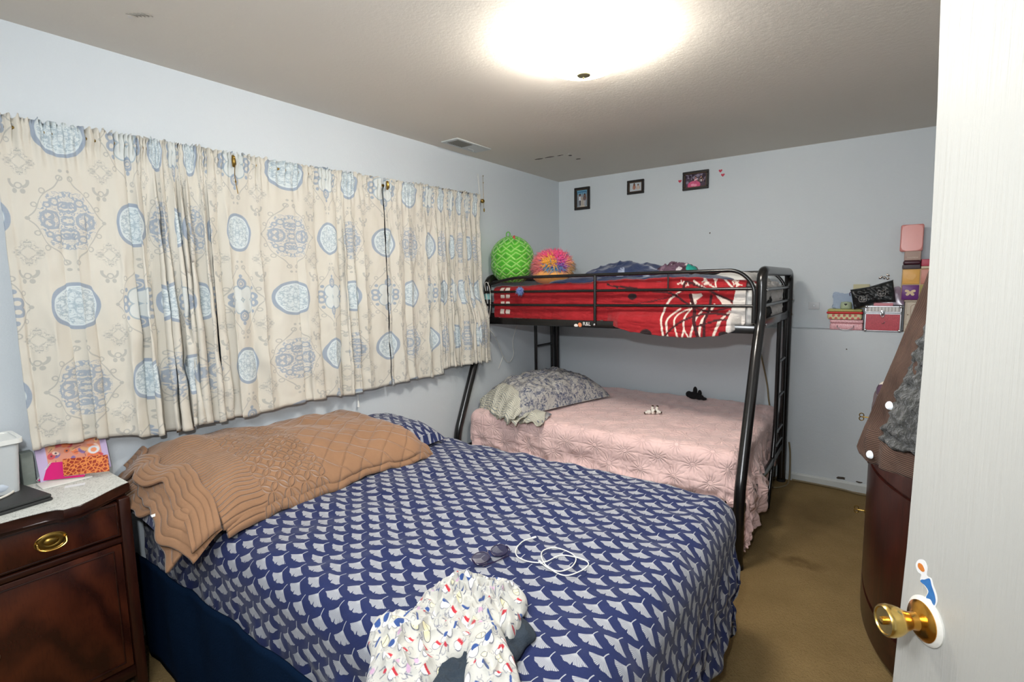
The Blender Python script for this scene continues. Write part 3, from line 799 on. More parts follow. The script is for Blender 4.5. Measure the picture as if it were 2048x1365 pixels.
# leaning purple album with printed cover
def vec_panel(name, P0, PU, PV, th, mat, parent=None, lift=0, bev=0):
    """rectangular slab: corner P0, edge vectors PU, PV, thickness along their cross product"""
    P0, PU, PV = Vector(P0), Vector(PU), Vector(PV); N = PU.cross(PV).normalized()
    if N.z < -.05: N = -N
    P0 = P0+N*lift; N = N*th
    bm = bmesh.new(); v = [bm.verts.new(P0+a*PU+b*PV+c*N) for c in (0, 1) for a, b in ((0, 0), (1, 0), (1, 1), (0, 1))]
    for f in ((3, 2, 1, 0), (4, 5, 6, 7), (0, 1, 5, 4), (1, 2, 6, 5), (2, 3, 7, 6), (3, 0, 4, 7)): bm.faces.new([v[i] for i in f])
    if bev: bmesh.ops.bevel(bm, geom=bm.edges[:], offset=bev, segments=2, affect='EDGES')
    return from_bm(name, bm, mat, parent)
class Paint:
    """colours the points of a (u,v) lattice with flat shapes (metres in u,v)"""
    def __init__(s, U, V, base):
        s.U, s.V = U, V; s.C = np.zeros(U.shape+(3,)); s.C[:] = lin(base)
    def put(s, m, c, a=1):
        m = np.clip(m, 0, 1)[..., None]*a; s.C = s.C*(1-m)+np.array(lin(c))*m
    def ell(s, u, v, a, b, c, rot=0, alpha=1, w=.12):
        du, dv = s.U-u, s.V-v; ca, sa = math.cos(rot), math.sin(rot)
        d = np.sqrt(((du*ca+dv*sa)/a)**2+((-du*sa+dv*ca)/b)**2); s.put((1-d)/w+.5, c, alpha)
    def rect(s, u0, u1, v0, v1, c, a=1, w=.001):
        s.put(np.minimum.reduce([(s.U-u0)/w, (u1-s.U)/w, (s.V-v0)/w, (v1-s.V)/w]), c, a)
    def line(s, pts, wd, c, a=1, soft=.0012, taper=0):
        D = np.full(s.U.shape, 9.0); n = len(pts)-1
        for i in range(n):
            (x0, y0), (x1, y1) = pts[i], pts[i+1]; dx, dy = x1-x0, y1-y0; L = dx*dx+dy*dy+1e-12
            t = np.clip(((s.U-x0)*dx+(s.V-y0)*dy)/L, 0, 1)
            w = wd*(1-taper*(abs((i+.5)/n-.5)*2))
            D = np.minimum(D, np.hypot(s.U-x0-t*dx, s.V-y0-t*dy)-w/2)
        s.put(.5-D/soft, c, a)
    def poly(s, pts, c, a=1):
        inside = np.zeros(s.U.shape, bool); n = len(pts)
        for i in range(n):
            (x0, y0), (x1, y1) = pts[i], pts[(i+1) % n]
            if y0 == y1: continue
            cond = ((y0 > s.V) != (y1 > s.V)) & (s.U < (x1-x0)*(s.V-y0)/(y1-y0)+x0); inside ^= cond
        s.put(inside.astype(float), c, a)
def painted_panel(name, P0, PU, PV, res, base, fn, parent, off=.0006, rough=.4):
    """a thin printed sheet on a face; fn paints in metres"""
    P0, PU, PV = Vector(P0), Vector(PU), Vector(PV); lu, lv = PU.length, PV.length
    nu, nv = max(2, int(lu/res)), max(2, int(lv/res))
    a, b = np.meshgrid(np.linspace(0, 1, nu), np.linspace(0, 1, nv), indexing='ij')
    p = Paint(a*lu, b*lv, base); fn(p, lu, lv)
    N = PU.cross(PV).normalized()*off
    X, Y, Z = [P0[i]+N[i]+a*PU[i]+b*PV[i] for i in range(3)]
    mt = bpy.data.materials.get('printed_sheet_%d' % int(rough*10)) or vcol('printed_sheet_%d' % int(rough*10), rough)
    return grid_mesh(name, X, Y, Z, mt, parent, None, p.C)
album = thing('album', 'lilac album with an orange printed cover leaning on the wall', 'book', (.04, -3.92, NT))
a0 = Vector((.075, -4.020, NT+.001)); pu = Vector((.010, .218, 0)); pv = Vector((-.052, 0, .165))
vec_panel('cover', a0-Vector((.006, 0, .002)), pu, pv, .006, plain('lilac_cover', (178, 160, 196), .35), album, bev=.001)
def p_album(p, lu, lv):
    r = np.random.RandomState(4)
    p.rect(.03, lu-.02, .018, lv-.02, (206, 130, 92), .9)
    for k in range(46):
        u, v = r.uniform(.035, lu-.03), r.uniform(.03, lv-.03)
        p.ell(u, v, r.uniform(.006, .018), r.uniform(.005, .012), [(214, 110, 60), (190, 60, 66), (232, 196, 176), (120, 96, 150), (214, 160, 110)][r.randint(5)], r.uniform(0, 3))
        if k % 3 == 0: p.ell(u, v, .0035, .0035, (60, 34, 60))
    for k in range(16):
        u, v = r.uniform(.03, lu-.03), r.uniform(.03, lv-.03); p.line([(u, v), (u+r.uniform(-.03, .03), v+r.uniform(-.015, .015))], .002, (96, 40, 56))
    p.ell(lu-.045, .085, .018, .016, (210, 216, 222)); p.ell(lu-.045, .085, .010, .009, (222, 140, 96))
painted_panel('printed_cover', a0, pu, pv, .0022, (182, 164, 200), p_album, album, .0004)
nb = thing('spiral_notebook', 'pink spiral notebook leaning under the giraffe print folder', 'notebook', (.09, -3.95, NT))
n0 = Vector((0.061, -4.025, 0.838)); pu = Vector((0.154, -3.910, 0.838))-n0; pv = Vector((0.062, -3.979, 0.897))-n0
vec_panel('cover', n0, pu, pv, .002, plain('magenta_cover', (214, 24, 116), .4), nb)
vec_panel('pages', n0, pu*.985, pv*.985, .004, plain('page_edges', (226, 220, 214), .8), nb, lift=-.0045)
bm = bmesh.new()
for k in range(14):
    c = n0+pv*((k+.5)/14)+Vector((0, -.002, .001))
    tube(bm, [c+Vector((0, .004*math.cos(a), .004*math.sin(a)))for a in np.linspace(0, 2*PI, 9)[:-1]], .0007, 5, True)
from_bm('spiral_wire', bm, M_WHITEP, nb)
fo = thing('folder', 'orange giraffe print folder lying against the album', 'folder', (.12, -3.89, NT))
f0 = Vector((0.122, -3.962, 0.850)); pu = Vector((0.208, -3.843, 0.850))-f0; pv = Vector((0.085, -3.952, 0.907))-f0
vec_panel('pages', f0, pu*.97, pv*.97, .006, plain('folder_pages', (232, 214, 200), .8), fo, lift=-.0065)
g = G('giraffe_print', .45); vv = g.obj(); d = g.voro(vv, 75, 'DISTANCE_TO_EDGE'); g.color(g.mix(lin((214, 128, 62)), lin((150, 46, 16)), d.gt(.11, .06)))
vec_panel('cover', f0, pu, pv, .003, g.m, fo, bev=.0008)
boxo = boxobj('paper_book', (.075, -4.035, NT), (.165, -3.885, NT+.005), plain('white_paperback', (224, 222, 216), .7)); tag(boxo, 'thin white booklet lying under the pink notebook', 'book')
o = vec_panel('paper_slip', (.215, -3.985, NT+.0005), (.022, .055, 0), (-.022, .008, .001), .0008, plain('slip_paper', (226, 228, 230), .7)); tag(o, 'small white paper slip on the nightstand liner', 'paper')

# ================================================================== QUEEN BED
bed = thing('bed', 'low queen bed with mattress and box spring under the ginkgo duvet', 'bed', (1.1, -2.98, 0))
BX0, BX1, BY0, BY1 = .06, 2.12, -3.66, -2.30
boxobj('box_spring', (BX0+.03, BY0+.03, .12), (BX1-.03, BY1-.03, .36), plain('box_spring_cloth', (58, 66, 92), .9), bed, .02)
boxobj('mattress', (BX0, BY0, .36), (BX1-.01, BY1, .600), plain('mattress_ticking', (214, 210, 200), .9), bed, .09, 5)
for x in (BX0+.12, BX1-.14):
    for y in (BY0+.12, BY1-.14): boxobj('leg', (x-.025, y-.025, 0), (x+.025, y+.025, .12), M_MAH, bed, .004)
def drape(S, T, x0, x1, y0, y1, top, r, crown=0, flare=.05, foldamp=.0, seed=0, puff=.0, pscale=.3, sdrop=None):
    ex = np.where(S < x0, S-x0, np.where(S > x1, S-x1, 0)); ey = np.where(T < y0, T-y0, np.where(T > y1, T-y1, 0))
    d = np.sqrt(ex**2+ey**2); dd = np.maximum(d, 1e-9); nx, ny = ex/dd, ey/dd
    q = r*PI/2; h = np.where(d < q, r*np.sin(d/r), r+flare*(d-q)); dr = np.where(d < q, r*(1-np.cos(np.minimum(d, q)/r)), r+(d-q))
    N = Noise(seed, .33, 3); hang = ss(0, .3, dr-r*.5)
    h = h+foldamp*hang*(N(S*1.3, T*1.3))
    cx = np.clip(S, x0, x1); cy = np.clip(T, y0, y1)
    X = cx+nx*h; Y = cy+ny*h
    a = np.clip((cx-x0)/(x1-x0), 0, 1); b = np.clip((cy-y0)/(y1-y0), 0, 1)
    Z = top-dr+crown*(1-(2*a-1)**2)*(1-(2*b-1)**2)+puff*Noise(seed+9, pscale, 3)(S, T)*(1-hang)
    return X, Y, Z
s = np.linspace(.03, 2.66, 330); t = np.linspace(-4.10, -1.92, 280)
S, T = np.meshgrid(s, t, indexing='ij')
# hem line of the near side is pulled up towards the head
T2 = np.where(T < -3.0, -3.0+(T+3.0)*(1.0+.06*ss(.6, 2.2, S)-.02*ss(.5, 0, S)), T)
X, Y, Z = drape(S, T2, .10, 2.085, -3.60, -2.36, .655, .112, .012, .02, .012, 5, .0045, .30)
# soft wrinkles across the bed
Wk = Noise(77, .16, 3)
Z = Z+.0016*np.abs(Wk(S*.8+T*.3, T*1.2))
Z = np.maximum(Z, .02)
o = grid_mesh('duvet', X, Y, Z, M_DUVET, None, (S, T))
m = o.modifiers.new('thickness', 'SOLIDIFY'); m.thickness = .012; m.offset = -1
tag(o, 'navy duvet with white ginkgo leaves spread over the large front bed', 'duvet')
# blue fleece hanging under the duvet on the near side and at the foot
M_FLEECEB = plain('blue_fleece', (10, 28, 50), .95, var=.15, scale=14, bump=.0015, bscale=160, spec=.05)
pth = [(.10, -3.745), (.6, -3.75), (1.3, -3.75), (1.9, -3.74), (2.06, -3.71), (2.11, -3.6), (2.12, -3.0), (2.12, -2.45)]
P_ = catmull([(a, b, 0) for a, b in pth], 14); n = len(P_); zz = np.linspace(.44, .015, 16)
X = np.zeros((n, 16)); Y = X.copy(); Z = X.copy(); Nf = Noise(8, .25, 3)
for i, p in enumerate(P_):
    tv = (P_[min(i+1, n-1)]-P_[max(i-1, 0)]).normalized(); nn = Vector((tv.y, -tv.x, 0))
    w = .006*Nf(np.full(16, p.x+p.y), zz*.3)+.01*(1-zz/.44)
    X[i] = p.x+nn.x*w; Y[i] = p.y+nn.y*w; Z[i] = zz
o = grid_mesh('fleece_blanket', X, Y, Z, M_FLEECEB); m = o.modifiers.new('t', 'SOLIDIFY'); m.thickness = .008
tag(o, 'dark blue fleece blanket hanging below the ginkgo duvet to the carpet', 'blanket')

def pillow(name, quad, z0, hgt, mat, puff=.09, n=48, uvs=1.0, seed=0, wr=.006, edge=.012, parent=None, lift=None):
    """pillow over a ground quad A,B,C,D (world xy), bottom at z0"""
    a = np.linspace(-1, 1, n); Uu, Vv = np.meshgrid(a, a, indexing='ij')
    A, B, C, D = [np.array(q, float) for q in quad]
    pin = 1-.07*(1-Vv**2)*np.abs(Uu)**4; pin2 = 1-.07*(1-Uu**2)*np.abs(Vv)**4
    u = (Uu*pin+1)/2; v = (Vv*pin2+1)/2
    X = (A[0]*(1-u)+B[0]*u)*(1-v)+(D[0]*(1-u)+C[0]*u)*v; Y = (A[1]*(1-u)+B[1]*u)*(1-v)+(D[1]*(1-u)+C[1]*u)*v
    prof = np.sqrt(np.clip((1-Uu**4)*(1-Vv**4), 0, 1))
    L = 0 if lift is None else lift(u, v)
    N = Noise(seed, .18, 3)
    top = z0+L+edge+hgt*prof+wr*N(X, Y)*prof; bot = z0+L+edge-edge*prof
    Xs = np.concatenate([X, X[::-1]], 0); Ys = np.concatenate([Y, Y[::-1]], 0); Zs = np.concatenate([top, bot[::-1]], 0)
    lu = math.hypot(*(B-A)); lv = math.hypot(*(D-A))
    return grid_mesh(name, Xs, Ys, Zs, mat, parent, (np.concatenate([u*lu, u[::-1]*lu], 0)*uvs, np.concatenate([v*lv, v[::-1]*lv], 0)*uvs), closed_u=True)
tag(pillow('pillow', [(.06, -3.02), (.72, -2.96), (.66, -2.42), (.05, -2.32)], .672, .105, M_DUVET, seed=3, edge=.014), 'ginkgo print pillow at the wall end farthest from the nightstand', 'pillow')
tag(pillow('pillow', [(.05, -3.83), (.66, -3.84), (.66, -3.12), (.05, -3.06)], .672, .12, M_DUVET, seed=4, edge=.014), 'ginkgo print pillow beside the nightstand, under the tan quilt', 'pillow')
# tan quilt folded over the pillows
def quilt_outline(tv):
    """front edge x for lengthwise parameter y"""
    return np.interp(tv, [-3.90, -3.80, -3.67, -3.45, -3.1, -2.85, -2.70, -2.60], [.80, .805, .765, .725, .715, .725, .76, .74])
def quilt_back(tv): return .035+0*tv
def quilt_top(tv): return np.interp(tv, [-3.93, -3.86, -3.76, -3.6, -3.36, -3.16, -2.85, -2.62, -2.52], [.705, .765, .835, .895, .892, .870, .845, .825, .79])
Nq = Noise(41, .35, 3)
def quilt_z(a, y, lo):
    """a 0 at the wall, 1 at the front edge"""
    prof = np.clip(1-np.abs((a-.30)/.70)**2.6, 0, 1)**.62
    prof = np.where(a < .30, 1-((.30-a)/.30)**2*.12, prof)
    tp = quilt_top(y)
    return lo+(tp-lo)*prof+.008*Nq(a*.7, y)
quilt = thing('quilt', 'tan quilted coverlet folded over the pillows of the front bed', 'quilt', (.38, -3.2, .67))
nx, ny = 130, 260
a = np.linspace(0, 1, nx); yv = np.linspace(-3.705, -2.565, ny)
A, Yq = np.meshgrid(a, yv, indexing='ij')
xb, xf = quilt_back(Yq), quilt_outline(Yq)
Xq = xb+(xf-xb)*A
scal = .014*np.abs(np.sin(A*PI*9))*ss(-2.66, -2.565, Yq)
Yq2 = Yq-.05*A*ss(-3.4, -2.565, Yq)+scal-.02*ss(-3.5, -3.705, Yq)*np.sin(A*5)
lo = .695
Zq = quilt_z(A, Yq, lo)
Zq = Zq-.03*ss(-2.68, -2.565, Yq)**2*(A < 2)
ucoord = A*1.0; vcoord = Yq+4
g_u = (Yq+3.80)   # length from the near end
def put_grid(name, X, Y, Z, mat, uv, th=.012, parent=quilt, off=-1):
    o = grid_mesh(name, X, Y, Z, mat, parent, uv); m = o.modifiers.new('t', 'SOLIDIFY'); m.thickness = th; m.offset = off; return o
put_grid('upper_layer', Xq, Yq2, Zq, M_BQ, (g_u, A*.85))
# folded layer under it, showing along the front edge
Xl = xb+(xf-xb)*A*1.012+.004; put_grid('lower_layer', Xl, Yq2+.008, Zq-.028, M_BQ, (g_u+.03, A*.85))
# near end: channel-stitched borders of the folded layers, rippling down over the duvet corner
def border(name, y_out, depth, zoff, a0, a1, seed, droop):
    a = np.linspace(a0, a1, 110); b = np.linspace(0, 1, 30); A, B = np.meshgrid(a, b, indexing='ij')
    N = Noise(seed, .30, 2, dims=1)
    yb = y_out+.020*np.sin(A*8+seed)+.010*N(A)
    Yb = yb-depth*B*(.75+.25*A)
    yref = np.clip(Yb, -3.93, -2.6)
    lo = .695-droop*ss(0, 1, B)*ss(.3, 1.0, A)
    Z = quilt_z(A, np.full_like(A, 0)+np.clip(Yb, -3.9, -2.6), lo)+zoff+.012*np.sin(A*9+seed*1.7)*B-.02*B*B
    X = quilt_back(Yb)+(quilt_outline(Yb)-quilt_back(Yb))*A
    X = X-.03*B*A
    put_grid(name, X, Yb, Z, M_BQC, (B*depth, A*.8), .013)
border('border', -3.690, .100, .012, .0, 1.0, 2, .02)
border('border', -3.715, .105, -.022, .06, .99, 5, .04)
border('border', -3.735, .105, -.058, .18, .93, 9, .06)
bm = bmesh.new(); bmesh.ops.create_grid(bm, x_segments=2, y_segments=2, size=.5, matrix=Matrix.Translation((0.568, -3.822, 0.756)) @ Matrix.Rotation(.5, 4, 'Y') @ Matrix.Diagonal((.012, .03, 1, 1)))
t_ = from_bm('care_label', bm, plain('label_white', (230, 230, 226), .7), quilt); t_.modifiers.new('t', 'SOLIDIFY').thickness = .001

# ---- clothes and small things on the duvet
def blob(name, outline, z0, hgt, seed, mat, wr=.012, wscale=.12, nr=60, na=180, pw=2.2, paint=None, parent=None, tilt=None, ridge=.5, ez=.004):
    """crumpled cloth over a closed outline of world (x,y) points"""
    P = catmull([(p[0], p[1], 0) for p in outline], 10, True)
    c = sum(P, Vector())/len(P)
    ang = np.array([math.atan2(p.y-c.y, p.x-c.x) for p in P]); rad = np.array([(p-c).length for p in P])
    i = np.argsort(ang); ang, rad = ang[i], rad[i]
    th = np.linspace(-PI, PI, na, endpoint=False); R = np.interp(th, ang, rad, period=2*PI)
    rho = np.linspace(0.001, 1, nr); TH, RH = np.meshgrid(th, rho, indexing='ij'); RR = R[:, None]*RH
    X = c.x+RR*np.cos(TH); Y = c.y+RR*np.sin(TH)
    N = Noise(seed, wscale*1.5, 2); M = Noise(seed+50, wscale*1.0, 2)
    env = np.clip(1-RH**pw, 0, 1)**.55
    n1 = np.tanh(N(X, Y)*.8); rg = (1-np.abs(np.tanh(M(X, Y))))
    Z = z0+ez+hgt*env*(1+.25*n1)+wr*(rg-.6)*1.2*ridge*env
    if tilt is not None: Z = Z+tilt(X, Y)
    Z = np.maximum(Z, z0+.002*(1-RH)+.001)
    Xs = np.concatenate([X, X[:, ::-1]], 1); Ys = np.concatenate([Y, Y[:, ::-1]], 1); Zs = np.concatenate([Z, np.full_like(Z, z0)+.0005], 1)
    col = None
    if paint is not None: col = paint(Xs, Ys)
    return grid_mesh(name, Xs, Ys, Zs, mat, parent, (Xs, Ys), col, closed_u=True)
BT = .668   # top of the duvet there
def p_pj(X, Y):
    p = Paint(X*1.0, Y*1.0, (184, 182, 174)); r = np.random.RandomState(5)
    x0, x1, y0, y1 = X.min(), X.max(), Y.min(), Y.max()
    cells = []
    st = .033
    for i in range(int((x1-x0)/st)+1):
        for j in range(int((y1-y0)/st)+1):
            cells.append((x0+(i+.5*(j % 2)+r.uniform(-.18, .18))*st, y0+(j+r.uniform(-.18, .18))*st))
    ink = (62, 66, 92)
    for k in range(int(1900*(x1-x0)*(y1-y0))):
        u, v, q = r.uniform(x0, x1), r.uniform(y0, y1), r.uniform(0, 6.28)
        p.line([(u+.006*math.cos(q+t)*(.6+.5*t/4), v+.006*math.sin(q+t)) for t in (0, 1, 2, 3, 4)], .0011, (84, 88, 112), .9)
    for k, (u, v) in enumerate(cells):
        q = r.randint(6); a = r.uniform(0, 6.28); ca, sa = math.cos(a), math.sin(a)
        L = lambda x, y: (u+ca*x-sa*y, v+sa*x+ca*y)
        if q == 0:       # round creature outline with a blue jacket
            p.ell(*L(0, 0), .014, .011, ink, a); p.ell(*L(0, 0), .0125, .0095, (236, 234, 228), a); p.ell(*L(-.004, -.010), .009, .008, (44, 72, 128), a)
        elif q == 1:
            p.ell(*L(0, 0), .010, .009, ink, a); p.ell(*L(0, 0), .0085, .0075, (238, 236, 230), a); p.rect(u-.008, u+.008, v+.004, v+.012, (176, 40, 52))
        elif q == 2:
            p.line([L(-.012, 0), L(0, .008), L(.012, .002), L(.006, -.008)], .002, ink); p.ell(*L(.006, .004), .004, .004, (170, 44, 60))
        elif q == 3:
            p.line([L(-.010, -.006), L(-.004, .012), L(.004, -.004), L(.012, .010)], .0016, (70, 76, 104)); p.ell(*L(0, .006), .006, .005, (186, 152, 176), a)
        elif q == 4:
            p.ell(*L(0, 0), .009, .012, ink, a); p.ell(*L(0, 0), .0075, .0105, (222, 214, 176), a); p.line([L(-.006, .002), L(.006, .002)], .0014, ink)
        else:
            p.line([L(-.010, 0), L(.010, 0)], .005, (46, 74, 130)); p.line([L(0, 0), L(0, .012)], .0016, ink)
    return p.C
M_PJ = vcol('printed_jersey', .9, .0012, 260, sheen=.2)
def pw_(*q): return q
pj_t = thing('pajamas', 'crumpled white pajamas with small blue and red prints on the ginkgo duvet', 'pajamas', (1.75, -3.6, .668))
def Q(pts): return [(p[0], p[1]) for p in pts]
blob('pajama_leg', Q([(1.644, -3.756, 0.690), (1.608, -3.689, 0.700), (1.659, -3.613, 0.700), (1.745, -3.588, 0.700), (1.843, -3.594, 0.700), (1.896, -3.638, 0.690), (1.871, -3.708, 0.680), (1.877, -3.775, 0.680), (1.866, -3.855, 0.680), (1.778, -3.868, 0.680), (1.701, -3.795, 0.680)]), BT+.012, .050, 3, M_PJ, .042, .085, nr=130, na=380, paint=p_pj, parent=pj_t)
blob('pajama_body', Q([(1.650, -3.601, 0.700), (1.644, -3.531, 0.700), (1.639, -3.442, 0.700), (1.693, -3.459, 0.700), (1.715, -3.418, 0.710), (1.788, -3.406, 0.710), (1.860, -3.397, 0.700), (1.900, -3.432, 0.690), (1.911, -3.495, 0.690), (1.899, -3.554, 0.690), (1.827, -3.604, 0.690), (1.748, -3.629, 0.690)]), BT+.012, .060, 8, M_PJ, .048, .075, nr=130, na=380, paint=p_pj, parent=pj_t)
blob('pajama_sleeve', Q([(1.811, -3.569, 0.710), (1.820, -3.531, 0.710), (1.886, -3.547, 0.710), (1.953, -3.595, 0.700), (2.015, -3.643, 0.690), (2.063, -3.703, 0.690), (2.039, -3.765, 0.690), (1.970, -3.767, 0.690), (1.893, -3.676, 0.700)]), BT+.018, .048, 12, M_PJ, .030, .085, nr=130, na=380, paint=p_pj, parent=pj_t)
blob('pajama_cuff', Q([(1.856, -3.513, 0.700), (1.878, -3.481, 0.700), (1.925, -3.498, 0.700), (1.939, -3.528, 0.690), (1.942, -3.575, 0.690), (1.899, -3.554, 0.690)]), BT+.014, .044, 17, M_PJ, .024, .06, nr=130, na=380, paint=p_pj, parent=pj_t)
M_TROU = plain('dark_slate_jersey', (38, 48, 58), .95, var=.25, scale=30, bump=.0015, bscale=300)
o = blob('trousers', Q([(1.898, -3.465, 0.670), (1.969, -3.496, 0.670), (1.971, -3.545, 0.670), (1.978, -3.601, 0.670), (1.962, -3.711, 0.670), (1.927, -3.830, 0.670), (1.852, -3.769, 0.670), (1.828, -3.713, 0.670), (1.842, -3.622, 0.670), (1.879, -3.548, 0.670)]), BT, .030, 21, M_TROU, .024, .07)
tag(o, 'dark slate trousers crumpled underneath the white printed pajamas', 'trousers')
# glasses
M_GLF = plain('dark_purple_frame', (34, 24, 56), .25)
gm = G('tinted_lens', .06); gm.color(lin((40, 40, 66))); gm.b.inputs['Alpha'].default_value = .72
gl = thing('glasses', 'dark purple rimmed glasses lying open on the ginkgo duvet', 'glasses', (1.63, -3.24, BT))
ga, gb = Vector((1.636, -3.340, 0.672)), Vector((1.677, -3.204, 0.672)); ax = (gb-ga); L_ = ax.length; ax.normalize(); ay = Vector((-ax.y, ax.x, 0))
ga.z = gb.z = BT+.004
def gp(u, v, z=0): return ga+ax*(u*L_)+ay*v+Vector((0, 0, z))
for k, u0 in enumerate((.24, .76)):
    ring_ = [gp(u0+.22*math.cos(t), .020*math.sin(t)+.012, .012+.008*math.sin(t)) for t in np.linspace(0, 2*PI, 25)[:-1]]
    rm = tubeobj('rim', ring_, .0016, M_GLF, gl, 8, True)
    bm = bmesh.new(); bm.faces.new([bm.verts.new(p) for p in ring_]); from_bm('lens', bm, gm.m, rm)
bm = bmesh.new(); tube(bm, catmull([gp(.45, .016, .016), gp(.5, .022, .020), gp(.55, .016, .016)], 4), .0014, 6); from_bm('bridge', bm, M_GLF, gl)
for u0, s in ((.02, 1), (.98, -1)):
    bm = bmesh.new(); tube(bm, catmull([gp(u0, .014, .016), gp(u0+s*.05, -.012, .008), gp(u0+s*.42, -.024, .004), gp(u0+s*.85, -.020, .002)], 6), .0016, 6); from_bm('temple', bm, M_GLF, gl)
# white charging cable
cz = BT+.006
pc = [(1.690, -3.091, 0.670), (1.678, -3.132, 0.670), (1.690, -3.187, 0.670), (1.720, -3.220, 0.670), (1.767, -3.220, 0.670), (1.807, -3.194, 0.670), (1.828, -3.136, 0.670), (1.874, -3.120, 0.670), (1.915, -3.122, 0.670), (1.931, -3.139, 0.670), (1.925, -3.180, 0.670), (1.897, -3.225, 0.670), (1.841, -3.220, 0.670), (1.793, -3.189, 0.670), (1.769, -3.146, 0.670), (1.791, -3.105, 0.670), (1.846, -3.102, 0.670), (1.880, -3.124, 0.670), (1.891, -3.176, 0.670), (1.875, -3.217, 0.670), (1.840, -3.224, 0.670), (1.807, -3.212, 0.670)]
ck = thing('charging_cable', 'coiled white charging cable lying on the ginkgo duvet near the glasses', 'cable', (1.8, -3.13, BT))
path = catmull([(p[0], p[1], cz+.002*math.sin(i)) for i, p in enumerate(pc)], 8)
tubeobj('cord', path, .0019, M_CORDW, ck, 8)
for i in (0, -1):
    d = (path[0]-path[3]) if i == 0 else (path[-1]-path[-4]); d.normalize(); q = path[i]
    tubeobj('plug', [q-d*.002, q+d*.002, q+d*.016, q+d*.017], [.002, .0038, .0038, .003], M_WHITEP, ck, 8)

# ================================================================== BUNK BED
bk = thing('bunk_bed', 'black tubular metal bunk bed with splayed front legs against the back wall', 'bunk bed', (1.07, -.9, 0))
BXL, BXR = .07, 2.07
YT, YB = -1.255, -.19
def endframe(x):
    pts = [(x, -1.668, 0), (x, -1.668, .42), (x, -1.34, 1.16), (x, YT, 1.30), (x, YT, 1.60), (x, YB, 1.60), (x, YB, 0)]
    a = roundpath([pts[0], pts[1], pts[2]], .14, 6); b = roundpath([pts[1], pts[2], pts[3], pts[4]], .12, 5)
    p = [Vector(pts[0])]+roundpath(pts, .085, 7)[1:]
    tubeobj('end_frame', p, .029, M_BLACK, bk, 16)
    for y, z in ((-1.668, 0), (YB, 0)):
        tubeobj('foot_cap', [(x, y, 0), (x, y, .02)], .0315, M_BLACKM, bk, 16)
for x in (BXL, BXR):
    endframe(x)
    for z in (1.490, 1.395): tubeobj('end_rail', [(x, YT+.02, z), (x, YB-.02, z)], .011, M_BLACK, bk, 10)
    boxobj('end_beam', (x-.011, YT+.02, 1.262), (x+.011, YB-.02, 1.318), M_BLACK, bk, .006)
    boxobj('lower_end_beam', (x-.011, -1.655, .27), (x+.011, YB-.02, .32), M_BLACK, bk, .006)
    # ladder inside the end frame
    yl = -.56
    tubeobj('ladder_rail', roundpath([(x, yl, 1.27), (x, yl, .50), (x, -.74, .05), (x, -.78, .0)] if x == BXR else [(x, yl, 1.27), (x, yl, .05)], .15, 6), .0145, M_BLACK, bk, 10)
    tubeobj('ladder_rail', [(x, YB-.085, 1.27), (x, YB-.085, .05)], .0145, M_BLACK, bk, 10)
    for z in (.975, .72, .47, .37): tubeobj('ladder_rung', [(x, yl, z), (x, YB-.085, z)], .0115, M_BLACK, bk, 8)
YG = -1.293
for y, s in ((YG, -1), (YB+.02, 1)):
    top = roundpath([(BXL+.02, y*.5+YT*.5 if s < 0 else y, 1.545), (BXL+.12, y, 1.565), (.36, y, 1.597), (1.955, y, 1.606), (2.04, y, 1.52), (2.04, y, 1.30)], .09, 6)
    tubeobj('guard_rail', top, .0115, M_BLACK, bk, 10)
    for z in (1.495, 1.395): tubeobj('guard_rail', [(BXL+.01, y, z-.006), (2.04, y, z+.004)], .0095, M_BLACK, bk, 8)
    for x in (1.035,): tubeobj('guard_post', [(x, y, 1.60), (x, y, 1.26)], .011, M_BLACK, bk, 10)
    tubeobj('guard_post', [(1.54, y, 1.605), (1.54, y, 1.50)], .005, M_BLACK, bk, 8)
    boxobj('side_beam', (BXL+.02, y-.012*s-.012, 1.238), (BXR-.02, y-.012*s+.012, 1.288), M_BLACK, bk, .005)
for k in range(9): boxobj('slat', (BXL+.1+k*.225, YT+.01, 1.262), (BXL+.14+k*.225, YB-.01, 1.275), M_BLACK, bk, .002)
boxobj('lower_side_beam', (BXL+.01, -1.66, .275), (BXR-.01, -1.64, .325), M_BLACK, bk, .005)
boxobj('lower_side_beam', (BXL+.01, YB-.01, .275), (BXR-.01, YB+.01, .325), M_BLACK, bk, .005)
for k in range(9): boxobj('lower_slat', (BXL+.1+k*.225, -1.55, .300), (BXL+.14+k*.225, YB-.01, .312), M_BLACK, bk, .002)
for x, y, z in ((BXR+.03, YT, 1.49), (BXR+.03, YB, 1.40), (BXR+.03, YT, 1.29), (BXR+.03, YB, 1.29), (1.035, YG-.012, 1.262)):
    bm = bmesh.new(); ellipsoid(bm, (x, y, z), (.006, .009, .009) if x > 2 else (.009, .006, .009), 10, 6); from_bm('bolt', bm, M_CHROME, bk)
# mattresses
tag(boxobj('mattress', (.115, YT+.035, 1.276), (2.025, YB-.035, 1.50), M_WHITEF, None, .035, 4), 'white mattress on the upper bunk, bare at the ladder end', 'mattress')
tag(boxobj('mattress', (.12, -1.50, .313), (2.02, YB-.05, .555), M_WHITEF, None, .05, 4), 'mattress of the lower bunk, covered by the pink quilt', 'mattress')
